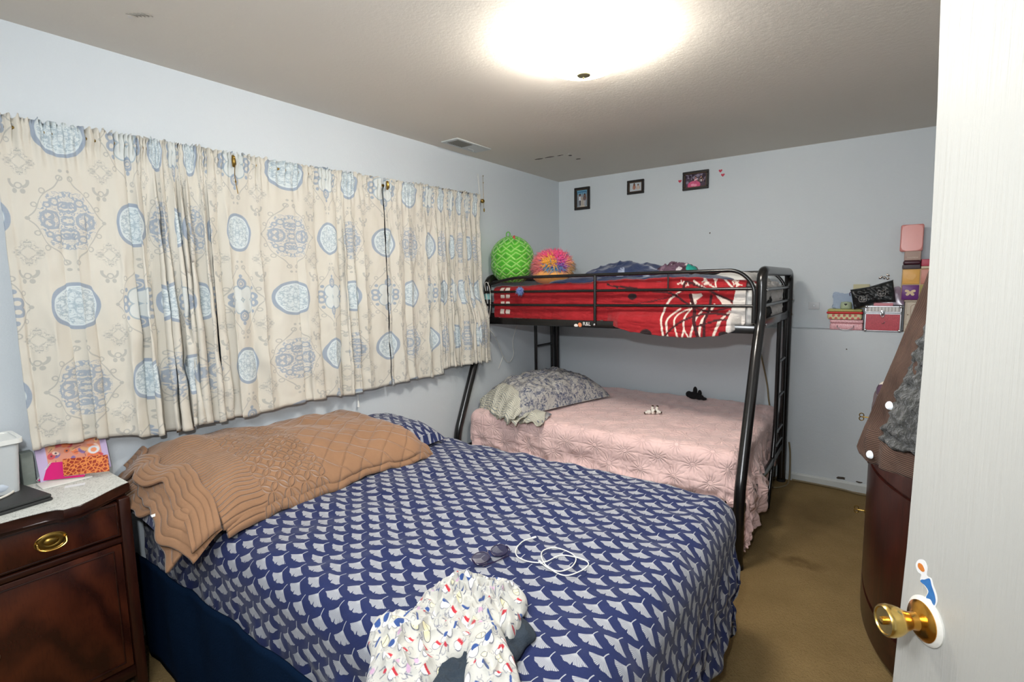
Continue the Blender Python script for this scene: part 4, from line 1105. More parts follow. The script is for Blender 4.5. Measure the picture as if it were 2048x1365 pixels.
# stickers on the front beam
o = bk
def p_none(p, lu, lv): pass
bm = bmesh.new(); M = Matrix(((1, 0, 0, 0), (0, 0, -1, YG-.001), (0, 1, 0, 0), (0, 0, 0, 1)))
prism(bm, smoothpoly([(.905, 1.262), (.918, 1.272), (.932, 1.262), (.930, 1.244), (.912, 1.242)]), .0, .001, M)
st = from_bm('sticker', bm, plain('peach_sticker', (226, 132, 88), .5), bk, auto=30); st['label'] = 'round orange sticker on the front beam'
bm = bmesh.new(); prism(bm, smoothpoly([(.872, 1.252), (.884, 1.262), (.900, 1.258), (.902, 1.244), (.880, 1.242)]), 0, .001, M); from_bm('sticker', bm, plain('white_sticker', (228, 220, 214), .5), bk, auto=30)
def text_mesh(name, body, size, mat, parent, M, ext=.0005):
    cu = bpy.data.curves.new('t', 'FONT'); cu.body = body; cu.size = size; cu.extrude = ext; cu.align_x = 'CENTER'; cu.align_y = 'CENTER'
    o = bpy.data.objects.new('t', cu); COL.objects.link(o); bpy.context.view_layer.update()
    me = bpy.data.meshes.new_from_object(o); COL.objects.unlink(o); bpy.data.objects.remove(o); bpy.data.curves.remove(cu)
    me.transform(M); me.materials.clear(); return finish(name, me, mat, parent, False)
text_mesh('lettering', 'R&L', .036, plain('lettering_white', (230, 226, 222), .5), bk, Matrix.Translation((.972, YG-.0015, 1.263)) @ Matrix.Rotation(PI/2, 4, 'X'))
tl = tubeobj('tape', [(BXL, YT-.0, 1.43), (BXL, YT, 1.475)], .0305, plain('pale_green_tape', (128, 178, 176), .6), bk, 16)

# ---- pink quilt on the lower bunk
s = np.linspace(.02, 2.46, 300); t = np.linspace(-2.02, -.19, 220); S, T = np.meshgrid(s, t, indexing='ij')
X, Y, Z = drape(S, T, .13, 1.965, -1.475, -.1, .585, .065, .010, .04, .020, 15, .004, .25)
# hem drawn up along the front towards the pillow, flared corner by the slanted leg
flare = ss(1.95, 2.1, S)*ss(-.75, -1.1, T)*ss(.50, .30, Z)
X = X+flare*.05; X = np.where(T > -.72, np.minimum(X, 2.035), X)
Y = np.maximum(Y, -1.590-.03*ss(.5, .25, Z)); Y = np.maximum(Y, -1.60)
Z = np.maximum(Z, .06)
o = grid_mesh('quilt', X, Y, Z, M_PINKQ, None, (S, T)); m = o.modifiers.new('thickness', 'SOLIDIFY'); m.thickness = .010; m.offset = -1
tag(o, 'pale pink quilt with stitched daisies covering the lower bunk', 'quilt')

# ---- paisley comforter folded as a pillow
def m_paisley():
    g = G('blue_paisley', .9, spec=.2); v = g.obj()
    n = g.noise(v, 30, 4, .6, 1.6); k = (n-.5).abs().lt(.05, .02); big = g.noise(v, 20, 3, .6, 1.4).gt(.49, .03)
    fine = g.voro(v, 70).lt(.30, .1)
    c = g.mix(lin((74, 82, 104)), lin((196, 192, 182)), (big*.75+fine*.3).clamp()); c = g.mix(c, lin((176, 174, 172)), k*.7)
    c = g.mix(c, lin((62, 74, 108)), (g.noise(v, 45, 3)-.52).op('MULTIPLY', 6, clamp=True)*.55)
    g.color(c); g.bump(g.noise(v, 30, 3), .004, .6); return g.m
def m_stripe():
    g = G('grey_pinstripe', .9, spec=.2); x, y, _ = g.sep(g.uv())
    g.color(g.mix(lin((206, 202, 184)), lin((120, 128, 134)), ((y/.0125).fract()-.5).abs().lt(.13, .06))); return g.m
M_PAIS, M_STRI = m_paisley(), m_stripe()
cf = thing('pillow', 'blue and grey paisley pillow in a striped-edge cover on the lower bunk', 'pillow', (.42, -1.05, .6))
def lift(u, v): return .03*(1-u)*0+.0*v
pillow('pillow_body', [(.07, -1.33), (.60, -1.60), (.86, -.66), (.12, -.34)], .60, .195, M_PAIS, n=70, seed=31, wr=.012, edge=.018, parent=cf)
# striped flange: a rolled cuff along the open end and layers below it
def band(name, A, B, out, drop, z, hgt, seed, mat):
    a = np.linspace(0, 1, 90); b = np.linspace(0, 1, 26); U, V = np.meshgrid(a, b, indexing='ij')
    N = Noise(seed, .16, 3); bul = np.sin(U*PI)**.6
    X = A[0]+(B[0]-A[0])*U+out[0]*V; Y = A[1]+(B[1]-A[1])*U+out[1]*V
    Z = z+hgt*bul*(1-V**1.6)+N(X*1.2, Y*1.2)*.012*(.3+V)-drop*V**2
    X = X+.010*N(Y, X)*V; Y = Y+.010*N(X, Y)*V
    o = grid_mesh(name, X, Y, Z, mat, cf, (U*.6, V*math.hypot(*out)*1.3)); m = o.modifiers.new('t', 'SOLIDIFY'); m.thickness = .009; return o
band('striped_cuff', (.06, -1.20), (.60, -1.50), (-.02, -.17), .055, .640, .135, 5, M_STRI)
band('striped_cuff', (.08, -1.26), (.62, -1.50), (.0, -.155), .045, .618, .040, 6, M_STRI)
band('striped_cuff', (.30, -1.36), (.72, -1.44), (.06, -.16), .05, .622, .012, 8, M_STRI)
band('under_layer', (.12, -1.28), (.74, -1.40), (.03, -.16), .028, .606, .010, 7, M_PAIS)

# ---- two small toys on the pink quilt
def toy(label, name, c, mat, tip, rot, white):
    tt = thing(name, label, 'toy', c, rot=(0, 0, rot))
    bm = bmesh.new()
    for p, r in (((-.030, 0, .016), (.020, .015, .016)), ((0, 0, .020), (.020, .016, .020)), ((.030, 0, .018), (.019, .015, .018))): ellipsoid(bm, p, r, 16, 10)
    from_bm('body', bm, mat, tt, auto=80)
    k = 0
    for a, b in (((-.006, 0, .03), (-.003, .0, .058)), ((.024, .004, .028), (.030, .004, .056)), ((.03, -.006, .02), (.052, -.012, .016)), ((.006, -.008, .018), (.012, -.024, .026)), ((-.034, -.002, .014), (-.056, -.004, .010))):
        bm = bmesh.new(); tube(bm, catmull([a, ((a[0]+b[0])/2, (a[1]+b[1])/2, (a[2]+b[2])/2+.002), b], 3), .0095, 10); lg = from_bm('limb', bm, mat, tt, auto=80)
        bm = bmesh.new(); ellipsoid(bm, b, (.0095, .0095, .009), 12, 8); from_bm('paw', bm, tip, lg, auto=80)
    if white:
        for x in (-.016, .016):
            bm = bmesh.new(); tube(bm, [(x, .015*math.cos(q), .018+.017*math.sin(q)) for q in np.linspace(0, 2*PI, 17)[:-1]], .0012, 6, True); from_bm('seam', bm, tip, tt)
toy('small white toy with dark brown paws lying on the pink quilt', 'toy_figure', (1.333, -0.964, 0.597), plain('toy_white', (226, 222, 212), .5), plain('toy_brown', (62, 44, 26), .5), .5, True)
c = (1.448, -0.335, 0.598)
tb = thing('toy_figure', 'small black plush toy with two upright ears near the back of the pink quilt', 'toy', c)
M_PLB = plain('black_plush', (16, 15, 17), .95, bump=.002, bscale=400)
for nm, p, r in (('body', (-.012, 0, .030), (.048, .035, .030)), ('head', (.034, -.004, .022), (.036, .03, .022)), ('ear', (.0, 0, .070), (.017, .014, .034)), ('ear', (.036, 0, .052), (.016, .013, .028)), ('paw', (.068, -.008, .014), (.026, .018, .013)), ('paw', (-.048, 0, .036), (.026, .022, .026))):
    bm = bmesh.new(); ellipsoid(bm, p, r, 18, 12); pass
    bm2 = bm; bmesh.ops.translate(bm2, verts=bm2.verts, vec=c); from_bm(nm, bm2, M_PLB, tb, auto=80)

# ================================================================== UPPER BUNK BEDDING
# red fleece: flat over the mattress then down its front, behind the guard rails and over the beam
nu_, nv_ = 760, 150
xs = np.linspace(.125, 1.985, nu_)
hemz = np.interp(xs, [.12, .55, .80, .95, 1.06, 1.15, 1.30, 1.50, 1.70, 1.86, 1.92, 1.985], [1.288, 1.286, 1.262, 1.262, 1.290, 1.262, 1.225, 1.206, 1.204, 1.222, 1.246, 1.292])
topz = np.interp(xs, [.12, .4, 1.0, 1.5, 1.985], [1.525, 1.530, 1.552, 1.565, 1.545])
r_ = .035
wv = np.linspace(0, 1, nv_)
Xs = np.repeat(xs[:, None], nv_, 1); Yb = np.zeros_like(Xs); Zb = np.zeros_like(Xs)
flat = .50     # width lying on the mattress
Nr = Noise(61, .28, 4); Nr2 = Noise(62, .09, 3)
for i, x in enumerate(xs):
    drop = topz[i]-r_-hemz[i]; tot = flat+r_*PI/2+drop; q = wv*tot
    yy = np.where(q < flat, YT+.022+r_+flat-q, np.where(q < flat+r_*PI/2, YT+.022+r_-r_*np.sin(np.clip((q-flat)/r_, 0, PI/2)), YT+.022-0*q))
    zz = np.where(q < flat, topz[i]-.012*((flat-q)/flat), np.where(q < flat+r_*PI/2, topz[i]-r_*(1-np.cos(np.clip((q-flat)/r_, 0, PI/2))), topz[i]-r_-(q-flat-r_*PI/2)))
    yy = yy-.082*min(1, max(0, (1.275-hemz[i])/.03))*ss(1.375, 1.295, zz)
    Yb[i] = yy; Zb[i] = zz
wrk = Nr(Xs*.6, Zb*2.0)*.006+Nr2(Xs*.4+Zb, Zb*2)*.003
Yb = Yb-np.abs(wrk)*ss(1.56, 1.50, Zb)*.9; Zb = Zb+wrk*ss(1.50, 1.54, Zb)
Pr = Paint(Xs, Zb, (150, 10, 22)); r = np.random.RandomState(9)
# soft tonal check of the fleece
chk = (np.sin(Xs*2*PI/.12) > .2).astype(float)*(np.sin(Zb*2*PI/.10) > .0)
Pr.put(chk*.22*(Xs > .35), (176, 30, 40))
K = (30, 14, 18); Wt = (222, 208, 196)
for a, b in ((1.482, 1.515), (1.440, 1.470), (1.392, 1.412), (1.318, 1.352), (1.274, 1.282)):
    Pr.rect(.190, .228, a, b, Wt); Pr.rect(.240, .278, a, b, Wt)
Pr.rect(.150, .186, 1.28, 1.50, (150, 12, 24)); 
Pr.ell(1.285, 1.452, .030, .020, K); Pr.ell(1.41, 1.215, .040, .030, K); Pr.ell(1.20, 1.30, .0, .0, K)
def WL_(pts, w=.012, c=Wt): Pr.line([(q.x, q.y) for q in catmull([(a, b, 0) for a, b in pts], 6)], w, c)
WL_([(1.60, 1.480), (1.535, 1.43), (1.505, 1.36), (1.510, 1.29), (1.525, 1.20)], .013)
WL_([(1.605, 1.375), (1.555, 1.32), (1.545, 1.27), (1.555, 1.19)], .013)
WL_([(1.66, 1.375), (1.60, 1.33), (1.598, 1.26), (1.625, 1.18)], .011)
WL_([(1.70, 1.42), (1.655, 1.34), (1.652, 1.25), (1.64, 1.19)], .011); WL_([(1.655, 1.25), (1.69, 1.19)], .009)
Pr.poly([(1.675, 1.47), (1.745, 1.47), (1.735, 1.455), (1.695, 1.42), (1.685, 1.385), (1.66, 1.40)], Wt)
WL_([(1.81, 1.40), (1.77, 1.33), (1.75, 1.27), (1.745, 1.19)], .015); WL_([(1.76, 1.385), (1.725, 1.33), (1.70, 1.24), (1.690, 1.20)], .013)
Pr.poly([(1.78, 1.50), (1.85, 1.445), (1.90, 1.43), (1.905, 1.415), (1.935, 1.385), (1.86, 1.395), (1.84, 1.43)], Wt)
WL_([(1.90, 1.36), (1.86, 1.30), (1.835, 1.24), (1.825, 1.21)], .015)
WL_([(1.68, 1.545), (1.76, 1.50)], .009); WL_([(1.74, 1.55), (1.83, 1.49)], .009); WL_([(1.80, 1.56), (1.82, 1.50)], .008); WL_([(1.85, 1.555), (1.92, 1.50)], .009); WL_([(1.86, 1.42), (1.90, 1.40)], .009)
for k in range(14): u, v = r.uniform(1.6, 1.95), r.uniform(1.53, 1.57); WL_([(u, v), (u+r.uniform(-.03, .03), v-.012), (u+r.uniform(-.03, .03), v-.02)], .006)
def BK_(pts, w=.010): WL_(pts, w, (58, 10, 18))
BK_([(1.20, 1.52), (1.40, 1.49), (1.55, 1.47), (1.66, 1.40), (1.78, 1.36), (1.95, 1.40)], .012); BK_([(1.30, 1.40), (1.50, 1.44), (1.62, 1.48)], .006)
BK_([(1.665, 1.46), (1.70, 1.34), (1.74, 1.20)], .020); BK_([(1.79, 1.46), (1.775, 1.30), (1.775, 1.19)], .016)
BK_([(1.53, 1.20), (1.62, 1.29), (1.78, 1.345), (1.95, 1.33)], .012); BK_([(1.72, 1.27), (1.85, 1.31), (1.98, 1.31)], .010); BK_([(1.62, 1.50), (1.64, 1.54), (1.75, 1.50), (1.92, 1.42)], .014)
Pr.poly([(1.930, 1.50), (2.0, 1.50), (2.0, 1.20), (1.895, 1.20), (1.90, 1.30), (1.912, 1.40)], (214, 208, 202))
Pr.ell(1.885, 1.232, .028, .020, K)
WL_([(1.10, 1.535), (1.18, 1.51)], .008, K); WL_([(1.15, 1.525), (1.28, 1.50)], .008, K)
M_RED = vcol('red_fleece', .85, .002, 160, sheen=.25)
o = grid_mesh('blanket', Xs, Yb, Zb, M_RED, None, None, Pr.C); m = o.modifiers.new('thickness', 'SOLIDIFY'); m.thickness = .007; m.offset = -1
tag(o, 'red fleece blanket with white and black line drawings hanging over the upper bunk', 'blanket')
# navy shell-print blanket in a heap
def p_navy(X, Y):
    p = Paint(X, Y, (34, 48, 82)); r = np.random.RandomState(3)
    for k in range(30):
        u, v = r.uniform(.6, 1.9), r.uniform(-1.15, -.45); a = r.uniform(0, 6.28)
        for q in np.linspace(-.8, .8, 5): p.line([(u, v), (u+.045*math.cos(a+q), v+.045*math.sin(a+q))], .011, (150, 160, 182), .8, taper=.5)
        p.line([(u+.05*math.cos(a+q), v+.05*math.sin(a+q)) for q in np.linspace(-.9, .9, 7)], .003, (92, 104, 136))
    return p.C
M_NAVY = vcol('navy_fleece', .95, .003, 120, sheen=.4)
nbk = thing('blanket', 'navy fleece blanket with pale shell prints heaped on the upper bunk', 'blanket', (1.2, -.9, 1.56))
for k, (ol, h, z0) in enumerate((([(.60, -1.18), (.9, -1.20), (1.3, -1.21), (1.75, -1.20), (1.88, -1.05), (1.6, -.75), (1.0, -.6), (.6, -.75)], .050, 1.548),
                            ([(.80, -1.05), (.95, -1.12), (1.15, -1.14), (1.38, -1.12), (1.46, -.95), (1.30, -.68), (.98, -.62), (.80, -.8)], .115, 1.565))):
    blob('fold', ol, z0, h, 71+k, M_NAVY, .022, .17, paint=p_navy, parent=nbk)
def p_mar(X, Y):
    p = Paint(X, Y, (92, 68, 84)); r = np.random.RandomState(6)
    for k in range(30): p.ell(r.uniform(X.min(), X.max()), r.uniform(Y.min(), Y.max()), .022, .014, [(196, 190, 194), (60, 34, 48), (120, 96, 112)][r.randint(3)], r.uniform(0, 3))
    return p.C
mc = (1.476, -0.950, 1.660)
o = blob('scarf', [(mc[0]-.13, -1.0), (mc[0]-.02, -1.10), (mc[0]+.12, -1.06), (mc[0]+.15, -.92), (mc[0]+.02, -.84), (mc[0]-.12, -.88)], 1.600, .062, 91, vcol('mauve_cloth', .95, .003, 150), .034, .06, paint=p_mar)
tag(o, 'mauve and white crumpled scarf on the navy blanket of the upper bunk', 'scarf')
tc = (1.586, -1.000, 1.639)
o = blob('small_plush', [(tc[0]-.045, -1.03), (tc[0], -1.07), (tc[0]+.045, -1.03), (tc[0]+.045, -.96), (tc[0], -.93), (tc[0]-.045, -.97)], 1.600, .050, 95, plain('teal_plush', (20, 142, 128), .9), .008, .06, nr=20, na=50)
tag(o, 'small teal plush on the upper bunk beside the mauve scarf', 'toy')
# white pillow with a dark print at the right end
def p_bw(X, Y, Z):
    p = Paint(Y, Z, (216, 212, 208))
    p.poly([(-1.16, 1.28), (-1.16, 1.42), (-1.08, 1.40), (-1.03, 1.43), (-.95, 1.41), (-.84, 1.42), (-.76, 1.47), (-.74, 1.28)], (26, 28, 30)); p.ell(-1.12, 1.53, .05, .025, (150, 30, 36)); return p.C
tag(pillow('pillow', [(1.68, -1.12), (1.99, -1.13), (2.0, -.38), (1.66, -.36)], 1.500, .085, M_WHITEF, seed=55, edge=.012), 'white pillow lying at the ladder end of the upper bunk', 'pillow')
a = np.linspace(YT+.04, YB-.10, 90); b = np.linspace(0, 1, 46); Yg, B = np.meshgrid(a, b, indexing='ij')
Zg = 1.530-.255*B+.005*Noise(5, .2, 3)(Yg, B); Xg = 2.012+.028*np.minimum(1, B*6)+.004*Noise(6, .1, 3)(Yg, B*.3); Xg = np.minimum(Xg, 2.050)
o = grid_mesh('print_sheet', Xg, Yg, Zg, vcol('printed_cotton', .9), None, None, p_bw(Xg, Yg, Zg)); m = o.modifiers.new('t', 'SOLIDIFY'); m.thickness = .004; m.offset = -1
tag(o, 'white sheet with a black and red print at the ladder end, upper bunk', 'sheet')

# ---- green scaly ball plush and rainbow plush
gb_ = thing('plush_ball', 'big bright green scaly plush ball on the left end of the upper bunk', 'plush toy', (.20, -1.10, 1.54))
gC = (.205, -1.10, 1.735)
def m_green():
    g = G('green_scale_plush', .75, sheen=.3); x, y, z = g.sep(g.geo())
    an = (y-gC[1]).atan2(x-gC[0]); zz = z-gC[2]
    row = (zz/.058); ir = row.floor()
    wob = (g.noise(g.geo(), 14, 2)-.5)*.5; u = (an*2.0+ir*.5+wob).fract()-.5; v = (row+wob*.6).fract()-.5
    dd = u.abs()*1.0+v.abs()*1.0
    n = g.noise(g.geo(), 22, 3)
    c = g.mix(lin((58, 158, 22)), lin((104, 200, 52)), n)
    c = g.mix(c, lin((176, 226, 128)), (dd-.5).abs().lt(.09, .12)*.75); c = g.mix(c, lin((44, 142, 18)), dd.lt(.22, .2)*.6)
    g.color(c); g.bump((dd-.5).abs().lt(.12, .2)*-1+g.noise(g.geo(), 200, 2)*.3, .008, .8); return g.m
bm = bmesh.new(); ellipsoid(bm, (0, 0, 0), (1, 1, 1), 64, 40)
for v in bm.verts:
    p = v.co.copy(); zz = p.z; w = 1+.16*(1-abs(zz))*abs(zz)*2
    v.co = Vector((gC[0]+p.x*.172*w, gC[1]+p.y*.160*w, gC[2]+(zz*.198 if zz > -.88 else -.88*.198)))
    v.co.x = max(v.co.x, .006)
from_bm('body', bm, m_green(), gb_, auto=180)
tubeobj('hanging_loop', [(gC[0]+.018*math.cos(q)-.02, gC[1]-.02, gC[2]+.205+.022*math.sin(q)) for q in np.linspace(-.9, 4.0, 14)], .0045, plain('loop_green', (96, 176, 74), .7), gb_, 8)
bm = bmesh.new(); prism(bm, smoothpoly([(0, .0), (.020, .006), (.018, -.012), (.045, -.040), (.055, -.062), (.030, -.045), (.006, -.018)], 3), 0, .003, Matrix.Translation((gC[0]+.055, gC[1]-.06, gC[2]+.185)) @ Matrix.Rotation(PI/2, 4, 'X'))
tg = from_bm('tag', bm, plain('red_tag', (186, 66, 72), .5), gb_)

rb = thing('plush_toy', 'shaggy rainbow haired orange plush toy with a blue tassel on the upper bunk', 'plush toy', (.56, -1.08, 1.54))
bm = bmesh.new(); ellipsoid(bm, (.56, -1.09, 1.605), (.145, .12, .068), 40, 24)
from_bm('body', bm, plain('orange_plush', (232, 164, 84), .95, var=.12, scale=60, bump=.004, bscale=300, sheen=.4), rb, auto=180)
def tuft_ball(name, c, r, n, pal, seed, ln=.05, rad=.006, zmin=-.45):
    rr = np.random.RandomState(seed); V = []; F = []; Cc = []
    while n > 0:
        d = rr.normal(size=3); d /= np.linalg.norm(d)
        if d[2] < zmin: continue
        n -= 1
        p = np.array(c)+d*np.array(r); t = np.cross(d, rr.normal(size=3)); t /= np.linalg.norm(t); b = np.cross(d, t)
        tip = p+(d*.75+t*rr.uniform(-.8, .8)+np.array((0, 0, -.25)))*ln*rr.uniform(.6, 1.2)
        mid = (p+tip)/2+t*rr.uniform(-.3, .3)*ln*.4
        i0 = len(V); w = rad*rr.uniform(.7, 1.3)
        V += [p+t*w, p-t*w*.5+b*w*.87, p-t*w*.5-b*w*.87, mid+t*w*.7, mid-t*w*.35+b*w*.6, mid-t*w*.35-b*w*.6, tip]
        for a, b_ in ((0, 1), (1, 2), (2, 0)): F += [(i0+a, i0+b_, i0+3+b_, i0+3+a), (i0+3+a, i0+3+b_, i0+6)]
        cc = pal(d, rr); Cc += [cc]*7
    me = bpy.data.meshes.new(name); me.from_pydata([tuple(v) for v in V], [], F)
    at_ = me.color_attributes.new('Col', 'FLOAT_COLOR', 'POINT'); at_.data.foreach_set('color', np.concatenate([np.array([lin(q) for q in Cc]), np.ones((len(Cc), 1))], 1).ravel())
    o = finish(name, me, vcol(name+'_fur', .9, sheen=.3), rb, True); o['kind'] = 'stuff'; return o
RC = (.56, -1.06, 1.69)
def pal(d, rr):
    x, z = d[0]*.81+d[1]*.58, d[2]
    if z > .62: base = (240, 84, 130)
    elif x < -.62: base = (244, 130, 130)
    elif x < .08 and z > -.05: base = (252, 184, 70)
    elif x < .35 and z < .0: base = (104, 150, 190)
    elif x < .55 and z < .28: base = (160, 84, 180)
    elif x < .55: base = (234, 84, 150)
    else: base = (244, 186, 120) if z < .3 else (246, 130, 140)
    if rr.uniform() < .04: base = [(90, 140, 200), (250, 200, 90), (230, 90, 150), (250, 150, 90)][rr.randint(4)]
    return tuple(np.clip(np.array(base)*rr.uniform(.88, 1.08), 0, 255))
bm = bmesh.new(); ellipsoid(bm, RC, (.115, .105, .085), 32, 20); from_bm('head', bm, plain('head_plush', (236, 110, 120), .95), rb, auto=180)
tuft_ball('hair', RC, (.112, .102, .082), 3200, pal, 5, .085, .005)
bm = bmesh.new(); tube(bm, catmull([(.46, -1.19, 1.63), (.445, -1.25, 1.60), (.435, -1.312, 1.56), (.430, -1.316, 1.525)], 5), .002, 6); from_bm('string', bm, plain('string_dark', (60, 40, 50), .8), rb)
tuft_ball('tassel', (.428, -1.318, 1.500), (.010, .008, .012), 260, lambda d, rr: [(96, 140, 196), (120, 110, 190), (140, 170, 214)][rr.randint(3)], 8, .034, .003, -1.1)

# ---- cables around the bunk
pts = [(.10, -1.295, 1.36), (.085, -1.292, 1.47), (.075, -1.294, 1.545), (.088, -1.298, 1.567), (.110, -1.298, 1.555), (.130, -1.300, 1.50), (.132, -1.300, 1.40), (.115, -1.296, 1.30), (.085, -1.288, 1.22), (.080, -1.20, 1.14), (.03, -1.08, 1.06), (.012, -.985, .93), (.010, -.90, .868), (.010, -.83, .93), (.010, -.84, 1.04), (.012, -.80, 1.14), (.012, -.755, 1.20)]
tag(tubeobj('charging_cable', catmull(pts, 8), .0022, M_CORDW, None, 8), 'thin white cable looped over the left bunk post and drooping behind it', 'cable')
tag(tubeobj('cable_end', catmull([(.011, -.99, .93), (.010, -1.02, .88), (.010, -1.04, .855), (.012, -1.055, .835)], 6), .0022, M_CORDW, None, 8), 'short white cable tail hanging on the wall beside the droop of the long one', 'cable')
tag(tubeobj('power_cord', catmull([(1.80, -.145, 1.20), (1.86, -.142, 1.08), (1.90, -.14, .92), (1.94, -.142, .74), (1.96, -.15, .60), (2.00, -.145, .40), (2.05, -.14, .18), (2.04, -.16, .02), (2.0, -.25, .008), (2.04, -.38, .008), (2.10, -.33, .008), (2.125, -.2, .012), (2.12, -.145, .2), (2.108, -.136, .3)], 8), .006, M_CORDB, None, 8), 'beige power cord running down the wall beside the bunk ladder to the carpet', 'cord')
tag(tubeobj('power_cord', catmull([(2.14, -.152, .012), (2.25, -.148, .010), (2.36, -.150, .009), (2.46, -.158, .009), (2.56, -.185, .009), (2.62, -.18, .009), (2.70, -.155, .009)], 8), .007, M_CORDB, None, 8), 'beige power cord lying on the carpet along the baseboard to the cabinet', 'cord')

# ================================================================== BACK WALL
def frame(label, x0, x1, z0, z1, fn, base, tilt=0, bw=.030):
    f = thing('photo_frame', label, 'photo frame', ((x0+x1)/2, 0, z0), 'photo frames on the back wall')
    bm = bmesh.new()
    for a, b, c, d in ((x0, x1, z1-bw, z1), (x0, x1, z0, z0+bw), (x0, x0+bw, z0+bw, z1-bw), (x1-bw, x1, z0+bw, z1-bw)): box(bm, (a, -.018, c), (b, -.001, d), .003, 1)
    from_bm('frame', bm, plain('frame_black', (30, 27, 26), .35) if 'frame_black' not in bpy.data.materials else bpy.data.materials['frame_black'], f)
    bm = bmesh.new(); i = bw*.78
    for a, b, c, d in ((x0+i, x1-i, z1-i-.003, z1-i), (x0+i, x1-i, z0+i, z0+i+.003), (x0+i, x0+i+.003, z0+i, z1-i), (x1-i-.003, x1-i, z0+i, z1-i)): box(bm, (a, -.0195, c), (b, -.017, d))
    from_bm('inner_bead', bm, plain('bead_bronze', (110, 84, 56), .4, .5) if 'bead_bronze' not in bpy.data.materials else bpy.data.materials['bead_bronze'], f)
    painted_panel('photograph', (x0+bw-.002, -.006, z0+bw-.002), (x1-x0-2*bw+.004, 0, 0), (0, 0, z1-z0-2*bw+.004), .0013, base, fn, f, rough=.2)
def person(p, u, v, s, top, skin=(150, 104, 84), legs=None, hair=(50, 32, 28), longhair=False):
    if longhair: p.ell(u, v+s*.02, s*.11, s*.22, hair)
    p.poly([(u-s*.13, v-s*.05), (u+s*.13, v-s*.05), (u+s*.11, v-s*.45), (u-s*.11, v-s*.45)], top)
    p.ell(u, v+s*.09, s*.095, s*.11, hair); p.ell(u, v+s*.05, s*.065, s*.085, skin)
    p.line([(u-s*.13, v-s*.08), (u-s*.17, v-s*.34)], s*.05, skin); p.line([(u+s*.13, v-s*.08), (u+s*.17, v-s*.34)], s*.05, skin)
    if legs: p.line([(u-s*.05, v-s*.45), (u-s*.06, v-s*.85)], s*.08, legs); p.line([(u+s*.05, v-s*.45), (u+s*.06, v-s*.85)], s*.08, legs)
def ph1(p, lu, lv):
    p.rect(0, lu, lv*.75, lv, (110, 160, 186)); p.rect(0, lu, 0, lv*.75, (150, 160, 168)); p.poly([(lu*.3, 0), (lu*.45, lv*.6), (lu*.55, lv*.6), (lu*.75, 0)], (196, 184, 168))
    for k in range(6): p.rect(lu*k/6+.002, lu*k/6+.007, lv*.1, lv*.9, (86, 96, 110))
    p.rect(lu*.1, lu*.9, lv*.86, lv*.92, (60, 110, 150))
    person(p, lu*.28, lv*.66, lv*.62, (210, 214, 220), (120, 90, 80), (80, 70, 76)); person(p, lu*.72, lv*.64, lv*.60, (110, 92, 88), (140, 100, 84), (180, 176, 180), longhair=True)
def ph2(p, lu, lv):
    p.rect(0, lu, 0, lv, (196, 202, 206)); person(p, lu*.38, lv*.70, lv*1.05, (176, 120, 100), longhair=True, hair=(70, 34, 26)); person(p, lu*.70, lv*.62, lv*1.0, (206, 190, 178), (176, 128, 104))
def ph3(p, lu, lv):
    p.rect(0, lu, 0, lv, (84, 70, 84)); r = np.random.RandomState(2)
    for k in range(40): p.ell(r.uniform(0, lu), r.uniform(lv*.3, lv), .012, .012, [(120, 108, 128), (60, 48, 62), (140, 130, 150)][r.randint(3)])
    p.ell(lu*.42, lv*.16, .052, .034, (216, 96, 136)); p.ell(lu*.36, lv*.18, .016, .010, (240, 160, 186)); p.ell(lu*.48, lv*.14, .014, .010, (240, 150, 180))
    person(p, lu*.50, lv*.66, lv*.75, (196, 88, 130), (178, 128, 112)); p.line([(lu*.45, lv*.52), (lu*.58, lv*.60)], .008, (226, 214, 214)); person(p, lu*.76, lv*.66, lv*.8, (40, 34, 44), (186, 140, 118)); p.rect(lu*.73, lu*.79, lv*.36, lv*.55, (226, 220, 222))
frame('small black upright photo frame, nearest the room corner, two figures outdoors', .178, .342, 2.243, 2.452, ph1, (150, 160, 170), bw=.026)
frame('small black landscape photo frame, the smallest, in the middle of the three', .716, .874, 2.330, 2.452, ph2, (196, 200, 204), bw=.024)
frame('black landscape photo frame, the largest, with a figure in a pink dress', 1.214, 1.428, 2.306, 2.458, ph3, (90, 80, 90), bw=.024)
M_HEART = plain('heart_red', (196, 44, 74), .5)
for k, (x, z, lb) in enumerate(((1.188, 2.392, 'tiny red heart sticker left of the largest photo frame'), (1.516, 2.433, 'tiny red heart sticker, upper one right of the largest photo frame'), (1.535, 2.398, 'tiny red heart sticker, lower one right of the largest photo frame'))):
    bm = bmesh.new(); q = np.linspace(0, 2*PI, 22)[:-1]
    poly = [(.0009*16*math.sin(a)**3, .0009*(13*math.cos(a)-5*math.cos(2*a)-2*math.cos(3*a)-math.cos(4*a))) for a in q]
    prism(bm, poly, 0, .0015, Matrix.Translation((x, -.0002, z)) @ Matrix.Rotation(PI/2, 4, 'X')); o = from_bm('heart_sticker', bm, M_HEART, auto=30); tag(o, lb, 'sticker')
sw = thing('wall_plate', 'blank white wall plate between the bunk bed and the ledge boxes', 'wall plate', (2.22, 0, 1.31))
boxobj('plate', (2.183, -.008, 1.318), (2.255, -.0005, 1.372), plain('plate_paint', (204, 208, 212), .5), sw, .003)
bm = bmesh.new(); tube(bm, [(2.219, -.0095, 1.345), (2.219, -.007, 1.345)], .003, 8); from_bm('screw', bm, M_CHROME, sw)

